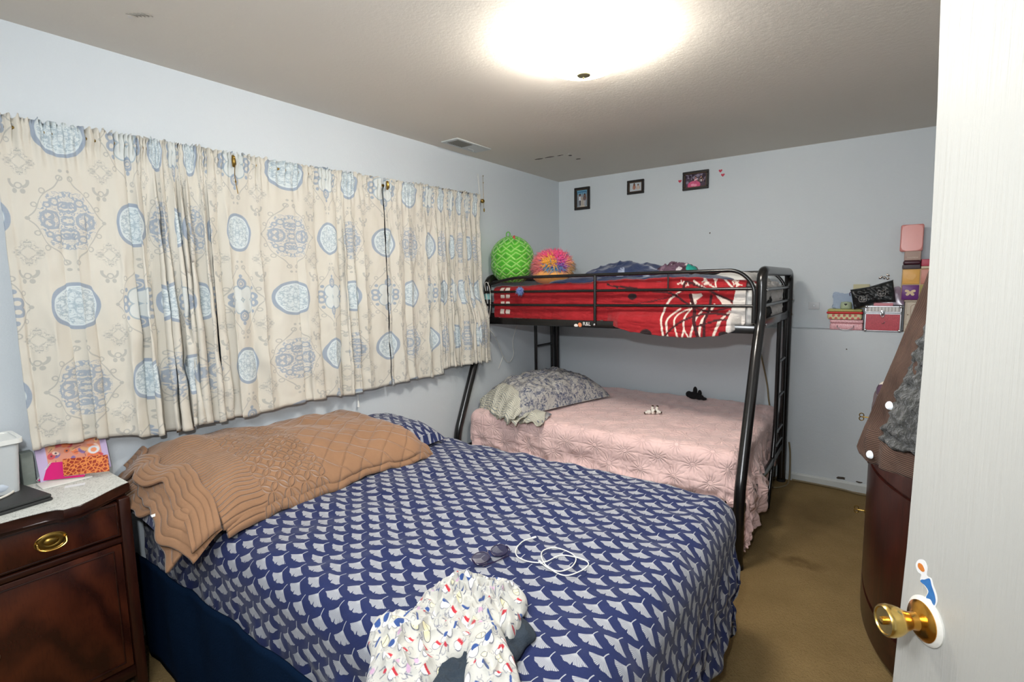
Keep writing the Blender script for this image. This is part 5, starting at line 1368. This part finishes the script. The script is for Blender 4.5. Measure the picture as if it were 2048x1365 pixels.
# ================================================================== THINGS ON THE LEDGE
LZ = LEDGE
def rbox(name, x0, x1, y0, y1, z0, z1, mat, parent=None, bev=.01, seg=4): return boxobj(name, (x0, y0, z0), (x1, y1, z1), mat, parent, bev, seg)
g = G('pink_glitter', .3, spec=.6); n = g.voro(g.obj(), 260, out=0); g.color(g.mix(lin((190, 112, 124)), lin((240, 190, 196)), n.gt(.42, .2))); g.rough(n*.5+.1); M_PINKG = g.m
vc = thing('vanity_case', 'small glittery pink suitcase box under the strawberry tin on the ledge', 'case', (2.435, -.07, LZ))
rbox('lower_shell', 2.335, 2.535, -.122, -.015, LZ, LZ+.048, M_PINKG, vc, .010)
rbox('lid', 2.334, 2.536, -.123, -.014, LZ+.049, LZ+.074, M_PINKG, vc, .009)
tubeobj('handle', catmull([(2.382, -.122, LZ+.034), (2.384, -.134, LZ+.020), (2.410, -.140, LZ+.006), (2.432, -.141, LZ+.004), (2.454, -.140, LZ+.006), (2.478, -.134, LZ+.020), (2.480, -.122, LZ+.034)], 5), .0028, M_CHROME, vc, 8)
def p_straw(p, lu, lv):
    r = np.random.RandomState(8)
    for k in range(11): p.ell(lu*(k+.5)/11, lv*(.75 if k % 2 else .12), .009, .011, (190, 70, 64)); 
    for k in range(12): p.ell(r.uniform(0, lu), r.uniform(0, lv), .003, .003, (216, 196, 120))
tin = thing('lunch_tin', 'cream strawberry print tin with a red band on the pink suitcase', 'tin', (2.42, -.07, LZ+.075))
rbox('tin_body', 2.316, 2.528, -.124, -.014, LZ+.0745, LZ+.118, plain('tin_cream', (206, 198, 152), .4), tin, .016)
rbox('red_band', 2.312, 2.532, -.127, -.011, LZ+.116, LZ+.131, plain('band_red', (204, 26, 30), .4), tin, .006)
rbox('tin_lid', 2.316, 2.528, -.124, -.014, LZ+.129, LZ+.150, plain('tin_lid_olive', (168, 166, 104), .45), tin, .012)
painted_panel('strawberry_print', (2.330, -.1245, LZ+.078), (.184, 0, 0), (0, 0, .036), .0016, (208, 200, 156), p_straw, tin, .0008)
jar = thing('round_tub', 'small translucent green tub with a dark nose mark on the strawberry tin', 'tub', (2.427, -.07, LZ+.15))
bm = bmesh.new(); lathe(bm, [(0, LZ+.150), (.030, LZ+.150), (.035, LZ+.155), (.036, LZ+.180), (.031, LZ+.195), (.012, LZ+.202), (0, LZ+.203)], (2.427, -.075, 0), 30)
from_bm('tub_body', bm, plain('soft_green_plastic', (176, 190, 160), .25), jar, auto=70)
bm = bmesh.new(); prism(bm, smoothpoly([(-.010, .006), (.010, .006), (.0, -.007)], 3), 0, .001, Matrix.Translation((2.426, -.1115, LZ+.182)) @ Matrix.Rotation(PI/2, 4, 'X')); from_bm('nose_mark', bm, M_BLACKM, jar)
for s in (-1, 1):
    bm = bmesh.new(); ellipsoid(bm, (2.427+s*.024, -.075, LZ+.192), (.009, .008, .009), 12, 8); from_bm('ear', bm, bpy.data.materials['soft_green_plastic'], jar)
bp = thing('plush_bag', 'pale blue plush bag standing behind the strawberry tin', 'bag', (2.415, -.03, LZ+.15))
bm = bmesh.new()
a = catmull([(2.345, LZ+.152, 0), (2.352, LZ+.20, 0), (2.338, LZ+.235, 0), (2.345, LZ+.268, 0), (2.372, LZ+.268, 0), (2.40, LZ+.256, 0), (2.44, LZ+.262, 0), (2.475, LZ+.262, 0), (2.498, LZ+.235, 0), (2.49, LZ+.19, 0), (2.497, LZ+.152, 0)], 4, True)
prism(bm, [(p.x, p.y) for p in a], .006, .040, Matrix(((1, 0, 0, 0), (0, 0, -1, 0), (0, 1, 0, 0), (0, 0, 0, 1))), .006); from_bm('bag_body', bm, plain('pale_blue_plush', (168, 184, 206), .95, bump=.003, bscale=200), bp)
bm = bmesh.new(); tube(bm, [(2.472, -.044, LZ+.23), (2.478, -.046, LZ+.20), (2.476, -.046, LZ+.16)], .0035, 6); from_bm('pull_cord', bm, M_WHITEP, bp)
cardp = boxobj('paper_bag', (2.462, -.028, LZ+.16), (2.56, -.018, LZ+.325), plain('cream_paper', (196, 192, 158), .8), None, .002); tag(cardp, 'cream paper bag standing on the ledge behind the black pouch', 'paper bag')
# red train case with aluminium edges
tcase = thing('makeup_case', 'red cosmetics train case with silver edges and clasp on the ledge', 'case', (2.645, -.07, LZ))
tx0, tx1, ty0, ty1, tz1 = 2.543, 2.748, -.135, -.012, LZ+.176
g = G('red_glitter', .35, spec=.6); n = g.voro(g.obj(), 420); g.color(g.mix(lin((150, 22, 40)), lin((206, 64, 80)), n.gt(.5, .2))); M_REDG = g.m
rbox('case_body', tx0+.005, tx1-.005, ty0+.004, ty1, LZ+.004, LZ+.122, M_REDG, tcase, .002, 1)
rbox('case_lid', tx0+.005, tx1-.005, ty0+.004, ty1, LZ+.130, tz1-.003, plain('clear_lid', (188, 184, 184), .15), tcase, .002, 1)
for k in range(9): rbox('lid_insert', tx0+.022+k*.019, tx0+.034+k*.019, ty0+.002, ty0+.005, LZ+.138, tz1-.010, plain('insert_white', (222, 220, 218), .5) if k == 0 else bpy.data.materials['insert_white'], tcase, .001, 1)
bm = bmesh.new(); e = .0075
for z in (LZ+e/2, LZ+.122, LZ+.132, tz1-e/2):
    box(bm, (tx0, ty0, z-e/2), (tx1, ty0+e, z+e/2), .001, 1)
for x in (tx0+e/2, tx1-e/2): box(bm, (x-e/2, ty0, LZ), (x+e/2, ty0+e, tz1), .001, 1); box(bm, (x-e/2, ty0, tz1-e), (x+e/2, ty1, tz1), .001, 1); box(bm, (x-e/2, ty0, LZ), (x+e/2, ty1, LZ+e), .001, 1); box(bm, (x-e/2, ty1-e, LZ), (x+e/2, ty1, tz1), .001, 1)
from_bm('aluminium_edging', bm, M_CHROME, tcase)
for x in (tx0+.006, tx1-.006):
    for z in (LZ+.006, tz1-.006):
        bm = bmesh.new(); ellipsoid(bm, (x, ty0+.004, z), (.011, .008, .011), 12, 8); from_bm('corner_cap', bm, M_CHROME, tcase)
bm = bmesh.new(); cx = 2.643; box(bm, (cx-.012, ty0-.006, LZ+.112), (cx+.012, ty0, LZ+.146), .003); tube(bm, [(cx-.009, ty0-.008, LZ+.128), (cx, ty0-.010, LZ+.140), (cx+.009, ty0-.008, LZ+.128), (cx+.010, ty0-.008, LZ+.110), (cx, ty0-.008, LZ+.098), (cx-.010, ty0-.008, LZ+.110)], .003, 8, True)
from_bm('clasp', bm, M_CHROME, tcase)
tubeobj('small_ring', [(cx+.004+.010*math.cos(q), ty0-.003, LZ+.066+.010*math.sin(q)) for q in np.linspace(-2.2, .3, 9)], .0018, M_CHROME, tcase, 6)
pkb = rbox('pink_box', 2.590, 2.700, -.130, -.03, tz1+.0005, tz1+.020, plain('rose_box', (214, 136, 146), .45), None, .003); tag(pkb, 'thin rose pink box lying on top of the red train case', 'box')
# black pouch with two light doodles, tilted on the case
pch = thing('pouch', 'shiny black zip pouch with light cat-face doodles leaning on the red case', 'pouch', (2.58, -.11, LZ+.17))
c = [(2.452, LZ+.282), (2.690, LZ+.348), (2.700, LZ+.262), (2.716, LZ+.205), (2.600, LZ+.212), (2.478, LZ+.150)]
nu, nv = 60, 30
U, V = np.meshgrid(np.linspace(0, 1, nu), np.linspace(0, 1, nv), indexing='ij')
tx = np.interp(U, [0, 1], [2.452, 2.690]); tz = np.interp(U, [0, .45, 1], [LZ+.284, LZ+.304, LZ+.350]); bx_ = np.interp(U, [0, 1], [2.478, 2.712]); bz = np.interp(U, [0, .2, .5, 1], [LZ+.150, LZ+.172, LZ+.200, LZ+.204])
X = tx+(bx_-tx)*V; Z = tz+(bz-tz)*V; pf = np.sqrt(np.clip((1-(2*U-1)**6)*(1-(2*V-1)**4), 0, 1)); Yp = -.142-.020*pf+.004*Noise(3, .05, 3)(X, Z)*pf
X2 = np.concatenate([X, X[::-1]], 0); Z2 = np.concatenate([Z, Z[::-1]], 0); Y2 = np.concatenate([Yp, (-.138+.012*pf)[::-1]], 0)
grid_mesh('pouch_body', X2, Y2, Z2, plain('glossy_black_vinyl', (20, 23, 25), .38), pch, closed_u=True)
tubeobj('zip', [(2.450, -.142, LZ+.286), (2.56, -.142, LZ+.305), (2.692, -.142, LZ+.352)], .003, plain('zip_grey', (70, 72, 76), .5), pch, 6)
M_LINE = plain('silver_line', (206, 200, 196), .5)
def doodle(cx, cz, s, seed):
    pts = [(-.020, -.010), (-.021, .008), (-.018, .024), (-.008, .014), (.006, .015), (.020, .028), (.021, .008), (.018, -.012), (.004, -.018), (-.012, -.017)]
    tubeobj('line_print', [(cx+a*s, -.1705, cz+b*s) for a, b in pts], .0010, M_LINE, pch, 5, True)
    for a in (-.008, .007): tubeobj('line_print', [(cx+(a+.004*math.cos(q))*s, -.1710, cz+.004*math.sin(q)*s) for q in np.linspace(0, 2*PI, 9)[:-1]], .0009, M_LINE, pch, 5, True)
    tubeobj('line_print', [(cx-.006*s, -.1710, cz-.009*s), (cx, -.1710, cz-.012*s), (cx+.006*s, -.1710, cz-.009*s)], .0009, M_LINE, pch, 5)
doodle(2.527, LZ+.222, 1.05, 1); doodle(2.632, LZ+.262, 1.05, 2)
tubeobj('wrist_strap', catmull([(2.455, -.145, LZ+.275), (2.448, -.15, LZ+.262), (2.452, -.152, LZ+.245)], 4), .003, plain('strap_violet', (60, 48, 84), .6), pch, 6)
bm = bmesh.new()
rr = np.random.RandomState(4)
for k in range(7):
    p = (2.640+rr.uniform(-.022, .022), -.012+rr.uniform(-.005, .005), LZ+.372+rr.uniform(-.016, .016)); ellipsoid(bm, p, (rr.uniform(.006, .013), .003, rr.uniform(.004, .008)), 8, 6, Matrix.Rotation(rr.uniform(0, 3), 4, 'Y'))
o = from_bm('foil_ornament', bm, plain('crinkled_foil', (216, 206, 196), .15, 1), auto=50); tag(o, 'small crinkled silver foil ornament stuck on the wall above the black pouch', 'ornament')
g = G('clear_violet_bag', .15); g.color(lin((176, 140, 170))); g.b.inputs['Alpha'].default_value = .38; M_VBAG = g.m
o = pillow('plastic_bag', [(2.60, -.125), (2.762, -.128), (2.764, -.02), (2.60, -.02)], tz1+.004, .105, M_VBAG, n=26, seed=77, wr=.02, edge=.004)
tag(o, 'clear violet plastic bag draped on the right of the red case', 'bag')
# organiser with four coloured drawers, on a cream carved cabinet
cab = thing('mini_cabinet', 'cream miniature cabinet with carved tulip door at the ledge end', 'cabinet', (2.83, -.07, LZ))
cx0, cx1 = 2.764, 2.935; cz1 = LZ+.205
rbox('cabinet_body', cx0, cx1, -.118, -.01, LZ, cz1, plain('cream_lacquer', (196, 184, 166), .5), cab, .003, 1)
rbox('cabinet_top', cx0-.006, cx1+.004, -.124, -.008, cz1, cz1+.010, bpy.data.materials['cream_lacquer'], cab, .003, 1)
dr_ = rbox('cabinet_door', cx0+.010, cx1-.010, -.124, -.117, LZ+.055, cz1-.006, plain('cream_lacquer_light', (206, 194, 176), .5), cab, .002, 1)
M_SAND = plain('sand_relief', (170, 146, 124), .5)
def ygx(bm, poly, y, th): prism(bm, poly, 0, th, Matrix(((1, 0, 0, 0), (0, 0, -1, y), (0, 1, 0, 0), (0, 0, 0, 1))))
bm = bmesh.new(); c0 = 2.810; 
o1 = [(cx0+.032, LZ+.075), (cx0+.032, cz1-.030), (cx0+.044, cz1-.018), (cx1-.024, cz1-.018), (cx1-.024, LZ+.075)]
tube(bm, [(a, -.1245, b) for a, b in o1], .0016, 6, True); from_bm('arched_groove', bm, M_SAND, dr_)
bm = bmesh.new(); tcx, tcz = cx0+.066, LZ+.135
ygx(bm, smoothpoly([(tcx-.020, tcz+.014), (tcx-.010, tcz+.010), (tcx, tcz+.016), (tcx+.010, tcz+.010), (tcx+.020, tcz+.014), (tcx+.014, tcz-.008), (tcx, tcz-.014), (tcx-.014, tcz-.008)], 3), -.124, .002); from_bm('tulip', bm, M_SAND, dr_)
bm = bmesh.new(); tube(bm, [(tcx, -.1245, tcz-.012), (tcx, -.1245, tcz-.055)], .0018, 6); ellipsoid(bm, (tcx-.016, -.1245, tcz-.030), (.012, .0015, .004), 10, 6, Matrix.Rotation(.6, 4, 'Y')); from_bm('stem', bm, plain('stem_grey', (110, 100, 84), .6), dr_)
bm = bmesh.new(); ellipsoid(bm, (cx0+.018, -.127, LZ+.118), (.004, .004, .004), 10, 6); from_bm('knob', bm, M_SAND, dr_)
dw = rbox('cabinet_drawer', cx0+.010, cx1-.010, -.122, -.117, LZ+.006, LZ+.049, bpy.data.materials['cream_lacquer_light'], cab, .002, 1)
bm = bmesh.new(); tube(bm, [(cx0+.030, -.1225, LZ+.036), (cx0+.055, -.1225, LZ+.038), (cx0+.048, -.1225, LZ+.018), (cx0+.032, -.1225, LZ+.034)], .0016, 6); from_bm('bow_relief', bm, M_SAND, dw)
org = thing('drawer_organiser', 'mini drawer organiser with amber, pink, purple and olive fronts above the cream cabinet', 'organiser', (2.83, -.07, cz1+.011))
ox0, ox1 = 2.738, 2.932; oz0 = cz1+.0105; oz1 = LZ+.424
rbox('organiser_shell', ox0, ox1, -.118, -.01, oz0, oz1, plain('shell_tan', (200, 170, 132), .4), org, .003, 1)
hx = (ox0+ox1)/2; hz = (oz0+oz1)/2
M_CREAMR = plain('cream_relief', (222, 196, 160), .5)
def bear(cx, cz): return [(cx-.026, cz+.006), (cx-.020, cz+.020), (cx-.012, cz+.015), (cx, cz+.018), (cx+.012, cz+.015), (cx+.020, cz+.020), (cx+.026, cz+.006), (cx+.018, cz-.008), (cx+.012, cz-.018), (cx, cz-.020), (cx-.012, cz-.018), (cx-.018, cz-.008)]
def fly(cx, cz): return [(cx, cz+.006), (cx-.010, cz+.016), (cx-.026, cz+.018), (cx-.028, cz+.004), (cx-.014, cz-.001), (cx-.024, cz-.010), (cx-.018, cz-.022), (cx-.006, cz-.018), (cx, cz-.008), (cx+.006, cz-.018), (cx+.018, cz-.022), (cx+.024, cz-.010), (cx+.014, cz-.001), (cx+.028, cz+.004), (cx+.026, cz+.018), (cx+.010, cz+.016)]
for nm, x0, x1, z0, z1, c, sh in (('amber', ox0, hx, hz, oz1, (226, 172, 88), bear), ('pink', hx, ox1, hz, oz1, (206, 138, 122), bear), ('purple', ox0, hx, oz0, hz, (104, 42, 120), fly), ('olive', hx, ox1, oz0, hz, (150, 138, 40), fly)):
    d = rbox('drawer', x0+.003, x1-.003, -.126, -.116, z0+.003, z1-.003, plain('drawer_'+nm, c, .4), org, .003, 2); d['label'] = nm+' drawer front'
    bm = bmesh.new(); q = sh((x0+x1)/2, (z0+z1)/2); ygx(bm, smoothpoly(q, 2), -.126, .003); from_bm('relief', bm, M_CREAMR if sh is fly else bpy.data.materials['drawer_'+nm], d, auto=30)
zt = oz1+.0005
o = rbox('box', ox0-.001, ox0+.094, -.122, -.02, zt, zt+.028, plain('charcoal_box', (70, 58, 64), .5), None, .003); tag(o, 'flat charcoal box lying directly on the drawer organiser', 'box')
o = rbox('box', ox0+.002, ox0+.094, -.120, -.02, zt+.0285, zt+.056, plain('wine_box', (66, 24, 38), .4), None, .010); tag(o, 'flat dark wine red box between the charcoal box and the mirror stand', 'box')
mr = thing('vanity_mirror', 'rounded pink vanity mirror on a grey base, topmost on the ledge stack', 'mirror', (2.79, -.07, zt+.057))
mz = zt+.0565
rbox('mirror_base', 2.744, 2.832, -.112, -.04, mz, mz+.062, plain('base_taupe', (172, 146, 134), .5), mr, .004)
mb = rbox('mirror_head', 2.716, 2.840, -.095, -.070, mz+.060, mz+.060+.180, plain('head_pink', (218, 142, 136), .35), mr, .012, 4)
bm = bmesh.new(); pr = []
for cx, cz, a0 in ((2.840-.040, mz+.236-.034, 0), (2.716+.040, mz+.236-.034, PI/2), (2.716+.040, mz+.064+.034, PI), (2.840-.040, mz+.064+.034, 1.5*PI)):
    for k in range(6): a = a0+k*PI/2/5; pr.append((cx+.034*math.cos(a), cz+.034*math.sin(a)))
ygx(bm, pr, -.0955, .002); from_bm('mirror_face', bm, plain('face_pink', (224, 150, 142), .25), mb)
text_mesh('lettering', 'PAINTBOX', .012, plain('lettering_cream', (224, 210, 196), .5), mr, Matrix.Translation((2.788, -.1125, mz+.018)) @ Matrix.Rotation(PI/2, 4, 'X'), .0003)
o = rbox('box', hx+.001, ox1, -.122, -.02, zt, zt+.016, plain('cream_card_box', (212, 194, 166), .5), None, .002); tag(o, 'flat cream box beside the charcoal box on the drawer organiser', 'box')
o = rbox('box', hx+.001, ox1, -.118, -.02, zt+.0165, zt+.062, plain('crimson_box', (178, 34, 66), .4), None, .003); tag(o, 'crimson box on the flat cream box beside the door edge', 'box')

# ================================================================== BOW-FRONT CABINET
cb = thing('cabinet', 'dark mahogany bow-front cabinet with keys and brass hinges behind the door', 'cabinet', (2.9, -1.55, 0))
yc, hl = -1.50, .76
def bowx(y, off=0): t = min(1, abs(y-yc)/hl); return 2.630+.165*t**3.2+off
def bowpoly(off=0, back=3.155, grow=0):
    ys = np.linspace(yc-hl-grow, yc+hl+grow, 33)
    return [(bowx(max(min(y, yc+hl), yc-hl))-off, y) for y in ys]+[(back, yc+hl+grow), (back, yc-hl-grow)]
M_CBODY = m_wood('cabinet_mahogany', (34, 13, 10), (74, 30, 20), 2, .3)
CT = .955
bm = bmesh.new(); prism(bm, bowpoly(.0), .10, CT-.03); from_bm('carcass', bm, M_CBODY, cb, auto=30)
bm = bmesh.new(); prism(bm, bowpoly(.006, grow=.012), CT-.03, CT, None, .006); from_bm('top', bm, M_MAHY, cb, auto=30)
bm = bmesh.new(); prism(bm, bowpoly(.010, grow=.010), .035, .165, None, .008); from_bm('plinth', bm, M_MAHY, cb, auto=30)
for y in (yc-hl+.06, yc+hl-.06): boxobj('foot', (2.78, y-.05, 0), (2.86, y+.05, .04), M_MAH, cb, .006); boxobj('rear_foot', (3.06, y-.05, 0), (3.14, y+.05, .04), M_MAH, cb, .006)
def bowpanel(name, y0, y1, z0, z1, mat, th=.010):
    ys = np.linspace(y0, y1, 14); bm = bmesh.new()
    poly = [(bowx(y)-th, y) for y in ys]+[(bowx(y)+.002, y) for y in ys[::-1]]
    prism(bm, poly, z0, z1); return from_bm(name, bm, mat, cb, auto=30)
dA = bowpanel('door', yc-hl+.02, yc-.003, .185, .74, M_CBODY); dB = bowpanel('door', yc+.003, yc+hl-.02, .185, .74, M_CBODY)
wA = bowpanel('drawer', yc-hl+.02, yc-.003, .755, .912, M_CBODY); wB = bowpanel('drawer', yc+.003, yc+hl-.02, .755, .912, M_CBODY)
def key(y, z, parent):
    x = bowx(y)-.010
    bm = bmesh.new(); tube(bm, [(x, y, z), (x-.030, y, z)], .0030, 8)
    for dz, dy in ((.0085, 0), (-.0085, 0)): tube(bm, [(x-.036+.009*math.cos(q), y+dy, z+dz+.009*math.sin(q)) for q in np.linspace(0, 2*PI, 15)[:-1]], .0022, 6, True)
    lathe(bm, [(.013, 0), (.011, .003), (.005, .004)], (0, 0, 0), 16, Matrix.Translation((x, y, z)) @ Matrix.Rotation(-PI/2, 4, 'Y'))
    from_bm('key', bm, M_BRASSD, parent)
key(yc-.10, .894, wA); key(yc-.02, .405, dA)
for z in (.27, .62):
    y = yc-hl+.035; bm = bmesh.new(); tube(bm, [(bowx(y)-.013, y, z-.035), (bowx(y)-.013, y, z+.035)], .005, 8); ellipsoid(bm, (bowx(y)-.013, y, z+.040), (.005, .005, .007), 8, 6); ellipsoid(bm, (bowx(y)-.013, y, z-.040), (.005, .005, .007), 8, 6); from_bm('hinge', bm, M_BRASS, dA)
y = yc-hl+.05; bm = bmesh.new(); tube(bm, [(bowx(y)-.014, y, .085), (bowx(y)-.014, y, .12)], .005, 8); from_bm('brass_mount', bm, M_BRASS, cb)
# things on the cabinet
gp_ = thing('globe_jar', 'smoky violet dome with white snow shapes standing on the cabinet', 'globe', (2.70, -1.55, CT))
gx, gy = 2.695, -1.60
bm = bmesh.new(); lathe(bm, [(0, CT), (.045, CT), (.045, CT+.022), (.040, CT+.026), (0, CT+.026)], (gx, gy, 0), 28); from_bm('globe_base', bm, plain('globe_base_brown', (90, 74, 66), .4), gp_)
g = G('smoky_glass', .08); g.color(lin((96, 74, 92))); n = g.noise(g.obj(), 16, 2); 
g.color(g.mix(lin((88, 68, 84)), lin((226, 216, 206)), n.gt(.56, .03))); bm = bmesh.new(); lathe(bm, [(.040, CT+.026)]+[(.062*math.cos(a), CT+.072+.056*math.sin(a)) for a in np.linspace(-.75, PI/2-.001, 12)]+[(0, CT+.128)], (gx, gy, 0), 32); from_bm('dome', bm, g.m, gp_, auto=70)
cn = thing('canister', 'pink lidded canister on the cabinet, mostly behind the jacket', 'canister', (2.80, -1.45, CT))
qx, qy = 2.735, -1.42
bm = bmesh.new(); lathe(bm, [(0, CT), (.05, CT), (.052, CT+.10), (.045, CT+.12), (0, CT+.12)], (qx, qy, 0), 28); from_bm('canister_body', bm, plain('canister_pink', (186, 140, 128), .45), cn)
bm = bmesh.new(); lathe(bm, [(0, CT+.115), (.050, CT+.115), (.052, CT+.12), (.052, CT+.165), (.048, CT+.170), (0, CT+.171)], (qx, qy, 0), 28); from_bm('canister_lid', bm, plain('canister_lid_brown', (128, 86, 76), .45), cn)
bm = bmesh.new(); lathe(bm, [(0, 0), (.018, 0), (.020, .02), (.008, .05), (0, .055)], (2.655, -1.72, CT), 16); o = from_bm('small_bottle', bm, plain('dark_bottle', (44, 36, 34), .3)); tag(o, 'tiny dark bottle at the cabinet edge by the upper key', 'bottle')

# ================================================================== JACKET behind the door
jk = thing('jacket', 'brown corduroy jacket with grey fleece lining hanging on the far side of the door', 'jacket', D0, rot=(0, 0, math.atan2(DE.y, DE.x)))
# local frame of the jacket: x along the leaf, y away from the camera side
def m_cord():
    g = G('brown_corduroy', .9); x, y, _ = g.sep(g.uv())
    w = ((x/.0036).fract()-.5).abs()*2
    g.color(g.mix(lin((92, 66, 52)), lin((50, 35, 28)), (w*.7+g.noise(g.vec(x*3, y), 30, 3)*.5-.2).clamp())); g.bump(-w+g.noise(g.vec(x, y), 40, 3)*.8, .0012, 1); return g.m
def m_sherpa():
    g = G('grey_sherpa', .95, sheen=.15); v = g.obj(); n = g.voro(v, 70, 'SMOOTH_F1'); f = g.noise(v, 160, 4)
    g.color(g.mix(lin((74, 73, 68)), lin((38, 38, 38)), (n*1.1+f*.4-.15).clamp())); g.bump(-n*1.6+f, .010, 1); return g.m
M_CORD, M_SHER = m_cord(), m_sherpa()
EDGE = [(-0.2146, 1.1482), (-0.2264, 1.1571), (-0.2032, 1.2186), (-0.1861, 1.2570), (-0.1199, 1.3898), (-0.0530, 1.5368), (-0.0394, 1.5731)]
zk_ = [p[1] for p in EDGE]+[1.68, 1.80, 1.90]; tk = [p[0] for p in EDGE]+[.05, .13, .20]
ZH = zk_[0]
nz, nt = 130, 70
def jsurf(name, t0f, t1f, mat, yoff, seed, bump, z0f, z1=1.90, th=.008, wale=True):
    z = np.linspace(0, 1, nz); t = np.linspace(0, 1, nt); A, B = np.meshgrid(z, t, indexing='ij')
    Zt = 1.90-(1.90-ZH)*A
    x0 = t0f(Zt); x1 = t1f(Zt); X = x0+(x1-x0)*B
    Zb_ = Zt-z0f(X)*A
    N = Noise(seed, .22, 3); Y = .045+yoff+.009*(N(X, Zb_*.6)-N(x0, Zb_*.6)*(1-B))*ss(1.9, 1.5, Zb_)+bump(X, Zb_)
    o = grid_mesh(name, X, Y, Zb_, mat, jk, ((X-x0), Zb_)); m = o.modifiers.new('t', 'SOLIDIFY'); m.thickness = th; return o
le = lambda z: np.interp(z, zk_, tk)
hemf = lambda x: np.interp(x, [-.22, -.19, -.02, .1, .5], [-.012, .0, -.022+.0, .02, .03])
nb0 = lambda X, Z: 0*X
Nn = Noise(33, .035, 3)
jsurf('shell_front', le, lambda z: le(z)+.076+.02*ss(1.5, 1.2, z), M_CORD, .0, 4, nb0, hemf)
jsurf('shell_back', lambda z: le(z)+.14, lambda z: 0*z+.46, M_CORD, .075, 5, nb0, hemf)
jsurf('fleece_lining', lambda z: le(z)+.072+.02*ss(1.5, 1.2, z), lambda z: 0*z+.40, M_SHER, -.010, 6, lambda X, Z: .0045*Nn(X, Z), lambda x: hemf(x)-.055, th=.012)
# hem band of corduroy below the lining
def hemband():
    a = np.linspace(-.19, .42, 90); b = np.linspace(0, 1, 16); A, B = np.meshgrid(a, b, indexing='ij')
    base = ZH-hemf(A); Z = base+.075*(1-B)+.0; Y = .045+.004+.014*Noise(4, .22, 3)(A, Z*.6)-.004*np.sin(B*PI)
    o = grid_mesh('hem_band', A, Y, Z, M_CORD, jk, (Z, A)); m = o.modifiers.new('t', 'SOLIDIFY'); m.thickness = .010
hemband()
for t_, z_ in ((-0.1003, 1.2956), (-0.1499, 1.1773)):
    bm = bmesh.new(); lathe(bm, [(0, .006), (.006, .0055), (.0085, .003), (.009, 0)], (0, 0, 0), 20, Matrix.Translation((t_, .028, z_)) @ Matrix.Rotation(PI/2, 4, 'X')); from_bm('snap_button', bm, plain('pearl_snap', (224, 228, 232), .25) if 'pearl_snap' not in bpy.data.materials else bpy.data.materials['pearl_snap'], jk)
bm = bmesh.new(); tube(bm, roundpath([(.22, .036, 1.96), (.22, .06, 1.955), (.22, .085, 1.90), (.22, .105, 1.93)], .02), .004, 8); dh = from_bm('coat_hook', bm, M_BRASSD, door)
bm = bmesh.new(); tube(bm, [(.22+.03*math.cos(q), .09, 1.905+.02*math.sin(q)) for q in np.linspace(0, 2*PI, 13)[:-1]], .003, 6, True); from_bm('hanging_loop', bm, M_CORD, jk)
